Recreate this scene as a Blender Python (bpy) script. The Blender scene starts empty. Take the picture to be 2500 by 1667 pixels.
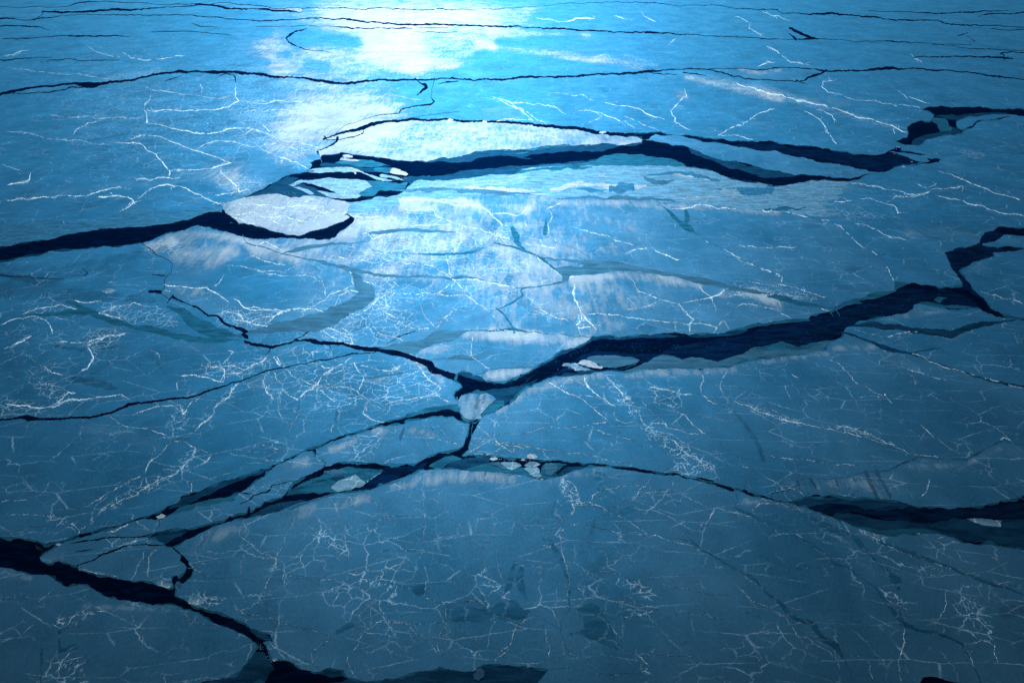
import bpy, math, random
import numpy as np
from mathutils import Vector
from mathutils.geometry import delaunay_2d_cdt

# ------------------------------------------------------------------ camera
SC = bpy.context.scene
W0, H0 = 2500.0, 1667.0            # pixel size of the photograph, used for the survey of the ice
LENS, ALT, PITCH = 28.0, 600.0, math.radians(28.2)
FPX = W0 * LENS / 36.0
cam_d = bpy.data.cameras.new('camera')
cam = bpy.data.objects.new('camera', cam_d)
SC.collection.objects.link(cam)
cam_d.lens = LENS
cam_d.sensor_width = 36.0
cam_d.clip_start = 1.0
cam_d.clip_end = 200000.0
cam.location = (0, 0, ALT)
cam.rotation_euler = (math.pi / 2 - PITCH, 0, 0)
SC.camera = cam

# ------------------------------------------------------------------ sky, sun, exposure
SUN_EL, SUN_AZ = math.radians(37.0), math.radians(-4.0)      # ahead of the camera, a little to the left
world = bpy.data.worlds.new('World')
SC.world = world
world.use_nodes = True
wn, wl = world.node_tree.nodes, world.node_tree.links
wn.clear()
w_out = wn.new('ShaderNodeOutputWorld')
w_bg = wn.new('ShaderNodeBackground')
w_sky = wn.new('ShaderNodeTexSky')
w_sky.sky_type = 'NISHITA'
w_sky.sun_disc = False
w_sky.sun_elevation = SUN_EL
w_sky.sun_rotation = SUN_AZ
w_sky.air_density = 0.2
w_sky.dust_density = 0.0
w_sky.ozone_density = 6.0
w_bg.inputs['Strength'].default_value = 0.05
wl.new(w_sky.outputs[0], w_bg.inputs[0])
wl.new(w_bg.outputs[0], w_out.inputs[0])
sun_d = bpy.data.lights.new('sun', 'SUN')
sun_d.energy = 5.0
sun_d.angle = math.radians(0.5)
sun_d.color = (1.0, 0.97, 0.92)
sun = bpy.data.objects.new('sun', sun_d)
SC.collection.objects.link(sun)
_d = Vector((math.sin(SUN_AZ) * math.cos(SUN_EL), math.cos(SUN_AZ) * math.cos(SUN_EL), math.sin(SUN_EL)))
sun.rotation_euler = _d.to_track_quat('Z', 'Y').to_euler()
sun.location = _d * 3000
SC.view_settings.view_transform = 'Standard'
SC.view_settings.look = 'None'
SC.view_settings.gamma = 1.0
SC.view_settings.exposure = -0.18

# ------------------------------------------------------------------ helpers
TILES = {'S': (0, 0, 1.0), 'E': (600, 340, 5.88), 'F': (1150, 1060, 7.84), 'Q': (2100, 240, 5.88)}
for _r, _y in (('A', 0), ('B', 400), ('C', 800), ('D', 1207)):
    for _c, _x in enumerate((0, 600, 1200, 1800)):
        TILES[_r + str(_c)] = (_x, _y, 3.36)

def path(s, w0=4.0):
    """survey notes -> list of (x, y, width) in photograph pixels"""
    out, t, w = [], TILES['S'], w0
    for k in s.split():
        if k[0].isalpha():
            t = TILES[k]
            continue
        v = [float(q) for q in k.split(',')]
        if len(v) > 2:
            w = v[2]
        out.append((t[0] + v[0] / t[2], t[1] + v[1] / t[2], w / t[2]))
    return out

def ground(px, py, z=0.0):
    """a photograph pixel -> the point of the level sea surface it looks at"""
    px, py = np.asarray(px, float), np.asarray(py, float)
    dx, dy = (px - W0 / 2) / FPX, (H0 / 2 - py) / FPX
    t = ALT / (math.sin(PITCH) - dy * math.cos(PITCH))
    return np.stack([t * dx, t * (math.cos(PITCH) + dy * math.sin(PITCH)), np.zeros_like(t) + z], -1)

def fractal(pts, rng, amp=0.07, step=4.0, closed=False):
    """break a traced line into a naturally ragged one (midpoint displacement)"""
    p = [tuple(q) for q in pts]
    if closed:
        p = p + [p[0]]
    out = []
    def rec(a, b, amp, d):
        L = math.hypot(b[0] - a[0], b[1] - a[1])
        if L < step or d > 9:
            out.append(a)
            return
        k = rng.gauss(0, 1) * amp * L
        k = max(-7.0, min(7.0, k))
        nx, ny = -(b[1] - a[1]) / L, (b[0] - a[0]) / L
        m = ((a[0] + b[0]) / 2 + nx * k, (a[1] + b[1]) / 2 + ny * k * 0.6, (a[2] + b[2]) / 2)
        rec(a, m, amp * 1.05, d + 1)
        rec(m, b, amp * 1.05, d + 1)
    for a, b in zip(p, p[1:]):
        rec(a, b, amp, 0)
    if not closed:
        out.append(p[-1])
    return out

def ribbon(pts, rng, amp=0.06, rag=0.3, step=4.0, minw=0.5):
    pts = list(pts)
    for i, j in ((0, 1), (-1, -2)):         # run each end on a little, so that joining leads really join
        a, b = pts[i], pts[j]
        L = math.hypot(a[0] - b[0], a[1] - b[1])
        if L > 1:
            q = (a[0] + (a[0] - b[0]) / L * 7, a[1] + (a[1] - b[1]) / L * 7, max(a[2] * 0.8, 0.6))
            pts = [q] + pts if i == 0 else pts + [q]
    c = fractal(pts, rng, amp, step)
    n = len(c)
    xy = np.array([(q[0], q[1]) for q in c])
    w = np.array([q[2] for q in c])
    t = np.gradient(xy, axis=0) if n > 2 else np.repeat(xy[1:] - xy[:1], 2, 0)
    t /= np.maximum(np.linalg.norm(t, axis=1), 1e-6)[:, None]
    nr = np.stack([-t[:, 1], t[:, 0]], 1)
    def side():
        e = np.array([rng.gauss(0, 1) for _ in range(n)])
        e = (e + np.roll(e, 1)) * 0.6
        # long, slow swelling plus a small ragged edge
        kn = max(2, n // 9 + 2)
        lo = np.interp(np.linspace(0, kn - 1, n), np.arange(kn), [rng.gauss(0, 1) for _ in range(kn)])
        g = np.clip(lo, -1.6, 1.6) * 0.5 * rag * np.minimum(w, 16.0) * 0.5 + e * np.minimum(w * 0.5 * rag, 0.55)
        return np.maximum(w * 0.5 + g, minw * 0.5)
    a, b = side(), side()
    return np.concatenate([xy + nr * a[:, None], (xy - nr * b[:, None])[::-1]])

def winding(poly, q):
    """non-zero winding test of many points against one closed outline"""
    x, y = q[:, 0], q[:, 1]
    wn_ = np.zeros(len(q), int)
    P = np.asarray(poly)
    for (x0, y0), (x1, y1) in zip(P, np.roll(P, -1, 0)):
        up = (y0 <= y) & (y1 > y)
        dn = (y0 > y) & (y1 <= y)
        if not (up.any() or dn.any()):
            continue
        side = (x1 - x0) * (y - y0) - (x - x0) * (y1 - y0)
        wn_ += (up & (side > 0)).astype(int) - (dn & (side < 0)).astype(int)
    return wn_ != 0

def tag(o, label=None, cat=None, group=None, kind=None):
    if label: o['label'] = label
    if cat: o['category'] = cat
    if group: o['group'] = group
    if kind: o['kind'] = kind
    return o

def link(name, me, mat, parent=None):
    o = bpy.data.objects.new(name, me)
    if mat is not None:
        me.materials.append(mat)
    SC.collection.objects.link(o)
    if parent is not None:
        o.parent = parent
    return o

def mesh_np(name, co, faces):
    me = bpy.data.meshes.new(name)
    me.from_pydata([tuple(c) for c in co], [], faces)
    me.update()
    return me
# ------------------------------------------------------------------ materials
def new_mat(name):
    m = bpy.data.materials.new(name)
    m.use_nodes = True
    m.node_tree.nodes.clear()
    return m, m.node_tree.nodes, m.node_tree.links

class NT:
    def __init__(s, name):
        s.m, s.n, s.l = new_mat(name)
        s.pos = s.n.new('ShaderNodeNewGeometry').outputs['Position']
    def put(s, sock, v):
        if isinstance(v, (int, float, tuple)):
            sock.default_value = v
        else:
            s.l.new(v, sock)
    def math(s, op, a, b=0.0, clamp=False):
        k = s.n.new('ShaderNodeMath'); k.operation = op; k.use_clamp = clamp
        s.put(k.inputs[0], a); s.put(k.inputs[1], b)
        return k.outputs[0]
    def scale(s, v, sx, sy, off=(0, 0, 0)):
        k = s.n.new('ShaderNodeMapping')
        k.inputs['Scale'].default_value = (sx, sy, 0.0)
        k.inputs['Location'].default_value = off
        s.put(k.inputs[0], v)
        return k.outputs[0]
    def noise(s, v, scale=1.0, detail=4.0, rough=0.55, dist=0.0, color=False):
        k = s.n.new('ShaderNodeTexNoise')
        s.put(k.inputs['Vector'], v)
        k.inputs['Scale'].default_value = scale
        k.inputs['Detail'].default_value = detail
        k.inputs['Roughness'].default_value = rough
        k.inputs['Distortion'].default_value = dist
        return k.outputs['Color' if color else 'Fac']
    def smooth(s, v, a, b, c=0.0, d=1.0):
        k = s.n.new('ShaderNodeMapRange'); k.interpolation_type = 'SMOOTHSTEP'
        s.put(k.inputs['Value'], v)
        for i, q in (('From Min', a), ('From Max', b), ('To Min', c), ('To Max', d)):
            s.put(k.inputs[i], q)
        return k.outputs[0]
    def mix(s, f, a, b):
        k = s.n.new('ShaderNodeMix'); k.data_type = 'RGBA'
        s.put(k.inputs[0], f); s.put(k.inputs[6], a); s.put(k.inputs[7], b)
        return k.outputs[2]
    def attr(s, name):
        k = s.n.new('ShaderNodeAttribute'); k.attribute_name = name
        return k.outputs['Fac']
    def vmath(s, op, a, b):
        k = s.n.new('ShaderNodeVectorMath'); k.operation = op
        s.put(k.inputs[0], a); s.put(k.inputs[1], b)
        return k.outputs[0]
    def voro_edge(s, v, scale):
        k = s.n.new('ShaderNodeTexVoronoi'); k.feature = 'DISTANCE_TO_EDGE'
        k.voronoi_dimensions = '2D'
        s.put(k.inputs['Vector'], v)
        k.inputs['Scale'].default_value = scale
        return k.outputs['Distance']
    def finish(s, color, rough, spec, gloss_w, gloss_col, bump=None):
        """snow and ice: matt scattering below a rough, faintly blue surface gloss"""
        d = s.n.new('ShaderNodeBsdfDiffuse')
        s.put(d.inputs['Color'], color)
        g = s.n.new('ShaderNodeBsdfGlossy')
        s.put(g.inputs['Color'], gloss_col)
        s.put(g.inputs['Roughness'], rough)
        if bump is not None:
            b = s.n.new('ShaderNodeBump')
            b.inputs['Strength'].default_value = bump[1]
            b.inputs['Distance'].default_value = 1.0
            s.put(b.inputs['Height'], bump[0])
            s.l.new(b.outputs[0], d.inputs['Normal'])
        # like all ice, it mirrors more the flatter it is looked at
        nv = s.n.new('ShaderNodeVectorMath'); nv.operation = 'DOT_PRODUCT'
        geo = s.n.new('ShaderNodeNewGeometry')
        s.l.new(geo.outputs['Incoming'], nv.inputs[0]); s.l.new(geo.outputs['Normal'], nv.inputs[1])
        fr = s.math('POWER', s.math('SUBTRACT', 1.0, s.math('ABSOLUTE', nv.outputs['Value']), True), 1.8)
        m = s.n.new('ShaderNodeMixShader')
        s.put(m.inputs[0], s.math('MULTIPLY', gloss_w, fr, True))
        s.l.new(d.outputs[0], m.inputs[1]); s.l.new(g.outputs[0], m.inputs[2])
        o = s.n.new('ShaderNodeOutputMaterial')
        s.l.new(m.outputs[0], o.inputs[0])
        return s.m

def c4(r, g, b): return (r, g, b, 1.0)
GLOSS = c4(0.050, 0.41, 0.83)             # clear blue young ice
GREY = c4(0.24, 0.48, 0.76)              # frosted
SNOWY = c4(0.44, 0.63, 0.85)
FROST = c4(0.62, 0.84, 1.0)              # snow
DARK, PALE, WHITE = c4(0.008, 0.035, 0.065), c4(0.035, 0.085, 0.13), c4(0.30, 0.48, 0.60)

def floe_material():
    t = NT('floe_ice')
    P = t.pos
    wig = t.noise(t.scale(P, 0.02, 0.02), 1.0, 3, 0.6, color=True)
    warp = t.vmath('MULTIPLY', t.vmath('SUBTRACT', wig, (0.5, 0.5, 0.5)), (34.0, 34.0, 0.0))
    wig2 = t.noise(t.scale(P, 0.14, 0.14), 1.0, 4, 0.65, color=True)
    warp2 = t.vmath('MULTIPLY', t.vmath('SUBTRACT', wig2, (0.5, 0.5, 0.5)), (9.0, 9.0, 0.0))
    Q = t.vmath('ADD', t.vmath('ADD', P, warp), warp2)
    # wind-laid snow: streaks run away from the viewer, along the wind
    st = t.noise(t.scale(P, 1 / 11.0, 1 / 70.0), 1.0, 7, 0.66)
    big = t.noise(t.scale(P, 1 / 130.0, 1 / 190.0), 1.0, 4, 0.55)
    fine = t.noise(t.scale(P, 1 / 2.2, 1 / 5.0), 1.0, 3, 0.7)
    stc = t.smooth(st, 0.36, 0.64)
    st2 = t.noise(t.scale(P, 1 / 28.0, 1 / 160.0, (3, 5, 0)), 1.0, 3, 0.6)
    on = t.smooth(t.attr('snow'), 0.10, 0.34)  # this attribute holds snow cover plus the painted sun glare
    s = t.math('ADD', t.attr('snow'), t.math('MULTIPLY', t.math('MULTIPLY', t.math('SUBTRACT', stc, 0.5), on), 0.30))
    s = t.math('ADD', s, t.math('MULTIPLY', t.math('SUBTRACT', st2, 0.5), 0.10))
    s = t.math('ADD', s, t.math('MULTIPLY', t.math('SUBTRACT', big, 0.5), 0.50))
    pat = t.smooth(t.noise(t.scale(P, 1 / 75.0, 1 / 120.0, (6, 1, 0)), 1.0, 7, 0.66), 0.42, 0.58)
    s = t.math('ADD', s, t.math('MULTIPLY', t.math('MULTIPLY', t.math('SUBTRACT', pat, 0.55), on), 0.22))
    veil = t.smooth(s, -0.08, 0.45, 0.0, 0.38)
    sn = t.math('ADD', veil, t.smooth(s, 0.29, 0.33, 0.0, 0.38))
    sn = t.math('ADD', sn, t.smooth(s, 0.50, 0.60, 0.0, 0.16), True)
    body = t.mix(t.smooth(big, 0.3, 0.7), c4(0.003, 0.018, 0.036), c4(0.005, 0.024, 0.045))
    snowc = t.mix(t.smooth(s, 0.35, 1.0), PALE, c4(0.14, 0.24, 0.32))
    col = t.mix(sn, body, snowc)
    # thin dark young ice showing through
    dk = t.smooth(t.math('ADD', t.attr('thin'), t.math('MULTIPLY', t.math('SUBTRACT', st, 0.5), 0.35)), 0.4, 0.6)
    col = t.mix(dk, col, c4(0.002, 0.010, 0.022))
    # rafting lines and small ridges
    rough = t.attr('rough')
    zone = t.math('ADD', t.noise(t.scale(P, 1 / 85.0, 1 / 85.0, (7, 3, 0)), 1.0, 3, 0.6), t.math('MULTIPLY', rough, 0.35))
    msk = t.smooth(zone, 0.46, 0.70)
    e1 = t.voro_edge(t.scale(Q, 1 / 58.0, 1 / 58.0), 1.0)
    l1 = t.math('MULTIPLY', t.smooth(e1, 0.003, 0.016, 1.0, 0.0), msk)
    e2 = t.voro_edge(t.scale(Q, 1 / 19.0, 1 / 19.0, (3.3, 1.7, 0)), 1.0)
    z2 = t.math('ADD', t.noise(t.scale(P, 1 / 55.0, 1 / 55.0, (1, 9, 0)), 1.0, 4, 0.6), t.math('MULTIPLY', rough, 0.45))
    l2 = t.math('MULTIPLY', t.smooth(e2, 0.008, 0.045, 1.0, 0.0), t.smooth(z2, 0.50, 0.80))
    # long faint rafting scars, lying roughly across the wind
    e3 = t.voro_edge(t.scale(t.vmath('ADD', P, t.vmath('MULTIPLY', warp2, (0.5, 0.5, 0.0))), 1 / 120.0, 1 / 34.0, (5.1, 2.2, 0)), 1.0)
    l3 = t.math('MULTIPLY', t.smooth(e3, 0.004, 0.018, 1.0, 0.0), t.smooth(t.noise(t.scale(P, 1 / 60.0, 1 / 40.0, (4, 4, 0)), 1.0, 3, 0.6), 0.42, 0.62, 0.0, 0.55))
    ln = t.math('MAXIMUM', t.math('MAXIMUM', l1, l2), l3)
    brk = t.smooth(fine, 0.34, 0.60, 0.30, 1.0)
    ln = t.math('MULTIPLY', t.math('MULTIPLY', ln, brk), 0.78)
    # hummocky frost inside rubble fields
    rub = t.math('MULTIPLY', t.smooth(t.math('ADD', fine, t.math('MULTIPLY', t.noise(t.scale(P, 1/14., 1/14.), 1, 4, .6), 0.6)), 0.86, 1.0), t.smooth(rough, 0.3, 1.0))
    ln = t.math('MAXIMUM', ln, t.math('MULTIPLY', rub, 0.8))
    col = t.mix(t.math('MULTIPLY', ln, 0.6), col, WHITE)
    col = t.mix(t.smooth(fine, 0.2, 0.8, 0.0, 0.16), col, PALE)
    gw = t.math('ADD', 0.405, t.math('MULTIPLY', sn, 0.035))
    gw = t.math('ADD', gw, t.math('MULTIPLY', t.math('SUBTRACT', big, 0.5), 0.30))
    gw = t.math('ADD', gw, t.math('MULTIPLY', t.math('SUBTRACT', fine, 0.5), 0.34))
    mid = t.noise(t.scale(P, 1 / 26.0, 1 / 34.0, (2, 8, 0)), 1.0, 4, 0.6)
    gw = t.math('ADD', gw, t.math('MULTIPLY', t.math('SUBTRACT', mid, 0.5), 0.26))
    vc = t.n.new('ShaderNodeTexVoronoi'); vc.voronoi_dimensions = '2D'; vc.feature = 'F1'
    t.put(vc.inputs['Vector'], t.scale(Q, 1 / 58.0, 1 / 58.0)); vc.inputs['Scale'].default_value = 1.0
    sep = t.n.new('ShaderNodeSeparateColor'); t.l.new(vc.outputs['Color'], sep.inputs[0])
    plate = t.math('MULTIPLY', t.math('SUBTRACT', sep.outputs[0], 0.5), t.math('MULTIPLY', msk, 0.14))
    gw = t.math('ADD', gw, plate)
    gw = t.math('SUBTRACT', gw, t.math('MULTIPLY', dk, 0.13))
    gw = t.math('ADD', gw, t.math('MULTIPLY', ln, 0.30))
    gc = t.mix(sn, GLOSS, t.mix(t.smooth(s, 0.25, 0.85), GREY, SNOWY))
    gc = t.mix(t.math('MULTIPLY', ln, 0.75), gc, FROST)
    return t.finish(col, 0.56, 0.5, gw, gc)

def sheet_material(name, a, b, gloss, tint, rough=0.56, blotch=0.5, lines=0.0):
    t = NT(name)
    P = t.pos
    st = t.noise(t.scale(P, 1 / 40.0, 1 / 11.0), 1.0, 6, 0.64, 0.6)
    fn = t.noise(t.scale(P, 1 / 3.0, 1 / 3.0), 1.0, 4, 0.7)
    f = t.math('ADD', t.math('MULTIPLY', st, 0.75), t.math('MULTIPLY', fn, 0.25))
    k = t.smooth(f, 0.5 - blotch * 0.4, 0.5 + blotch * 0.4)
    col = t.mix(k, a, b)
    gw = t.math('MULTIPLY', t.math('ADD', 0.66, t.math('MULTIPLY', k, 0.68)), gloss)
    if lines:
        wig = t.noise(t.scale(P, 0.12, 0.12), 1.0, 4, 0.65, color=True)
        Q = t.vmath('ADD', P, t.vmath('MULTIPLY', t.vmath('SUBTRACT', wig, (0.5, 0.5, 0.5)), (14.0, 14.0, 0.0)))
        e = t.voro_edge(t.scale(Q, 1 / 24.0, 1 / 24.0), 1.0)
        ln = t.math('MULTIPLY', t.smooth(e, 0.01, 0.05, lines, 0.0), t.smooth(fn, 0.3, 0.6, 0.2, 1.0))
        col = t.mix(ln, col, WHITE)
        gw = t.math('ADD', gw, t.math('MULTIPLY', ln, 0.2))
        tint = t.mix(ln, tint, FROST)
    return t.finish(col, rough, 0.5, gw, tint)

def sea_material():
    t = NT('sea_water')
    n = t.noise(t.scale(t.pos, 1 / 30.0, 1 / 9.0), 1.0, 7, 0.66, 0.8)
    w = t.noise(t.scale(t.pos, 1 / 1.5, 1 / 3.0), 1.0, 3, 0.6)
    k = t.smooth(t.math('ADD', n, t.math('MULTIPLY', t.math('SUBTRACT', w, 0.5), 0.25)), 0.46, 0.66)
    col = t.mix(k, c4(0.0001, 0.0006, 0.0022), c4(0.0003, 0.0018, 0.0055))
    return t.finish(col, 0.60, 0.5, t.math('ADD', 0.034, t.math('MULTIPLY', k, 0.035)), c4(0.0, 0.15, 0.70))

def ridge_material():
    t = NT('ridge_snow')
    fn = t.noise(t.scale(t.pos, 1 / 1.6, 1 / 1.6), 1.0, 3, 0.7)
    pt = t.noise(t.scale(t.pos, 1 / 16.0, 1 / 16.0), 1.0, 3, 0.6)
    k = t.smooth(t.math('ADD', t.math('MULTIPLY', fn, 0.6), t.math('MULTIPLY', pt, 0.6)), 0.34, 0.66)
    col = t.mix(k, c4(0.04, 0.09, 0.13), c4(0.34, 0.46, 0.54))
    tint = t.mix(k, c4(0.12, 0.50, 0.88), FROST)
    return t.finish(col, 0.63, 0.5, t.math('ADD', 0.50, t.math('MULTIPLY', k, 0.36)), tint)

M_FLOE = floe_material()
M_RIDGE = ridge_material()
M_SEA = sea_material()
M_SHEET = {
    'K': sheet_material('dark_nilas', c4(0.0003, 0.0015, 0.005), c4(0.001, 0.005, 0.014), 0.060, c4(0.01, 0.20, 0.80), blotch=0.22),
    'N': sheet_material('blue_nilas', c4(0.001, 0.006, 0.014), c4(0.003, 0.013, 0.026), 0.13, c4(0.03, 0.34, 0.80), blotch=0.3),
    'T': sheet_material('teal_nilas', c4(0.003, 0.016, 0.030), c4(0.005, 0.022, 0.038), 0.23, c4(0.04, 0.44, 0.82), blotch=0.3),
    'D': sheet_material('dim_young_ice', c4(0.002, 0.014, 0.028), c4(0.004, 0.020, 0.038), 0.345, c4(0.06, 0.405, 0.80), blotch=0.4, lines=0.1),
    'H': sheet_material('hazy_young_ice', c4(0.004, 0.018, 0.034), c4(0.008, 0.028, 0.048), 0.35, c4(0.07, 0.44, 0.84), blotch=0.4, lines=0.1),
    'G': sheet_material('grey_young_ice', c4(0.006, 0.022, 0.040), c4(0.012, 0.032, 0.052), 0.275, c4(0.10, 0.43, 0.78), blotch=0.4),
    'B': sheet_material('banded_young_ice', c4(0.006, 0.026, 0.048), c4(0.03, 0.06, 0.09), 0.42, c4(0.17, 0.54, 0.90), blotch=0.35, lines=0.25),
    'P': sheet_material('pale_young_ice', c4(0.02, 0.05, 0.08), c4(0.05, 0.09, 0.12), 0.42, c4(0.24, 0.58, 0.90), blotch=0.4, lines=0.5),
    'W': sheet_material('white_ice', c4(0.05, 0.09, 0.12), c4(0.14, 0.21, 0.26), 0.45, SNOWY, lines=0.6),
}
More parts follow.
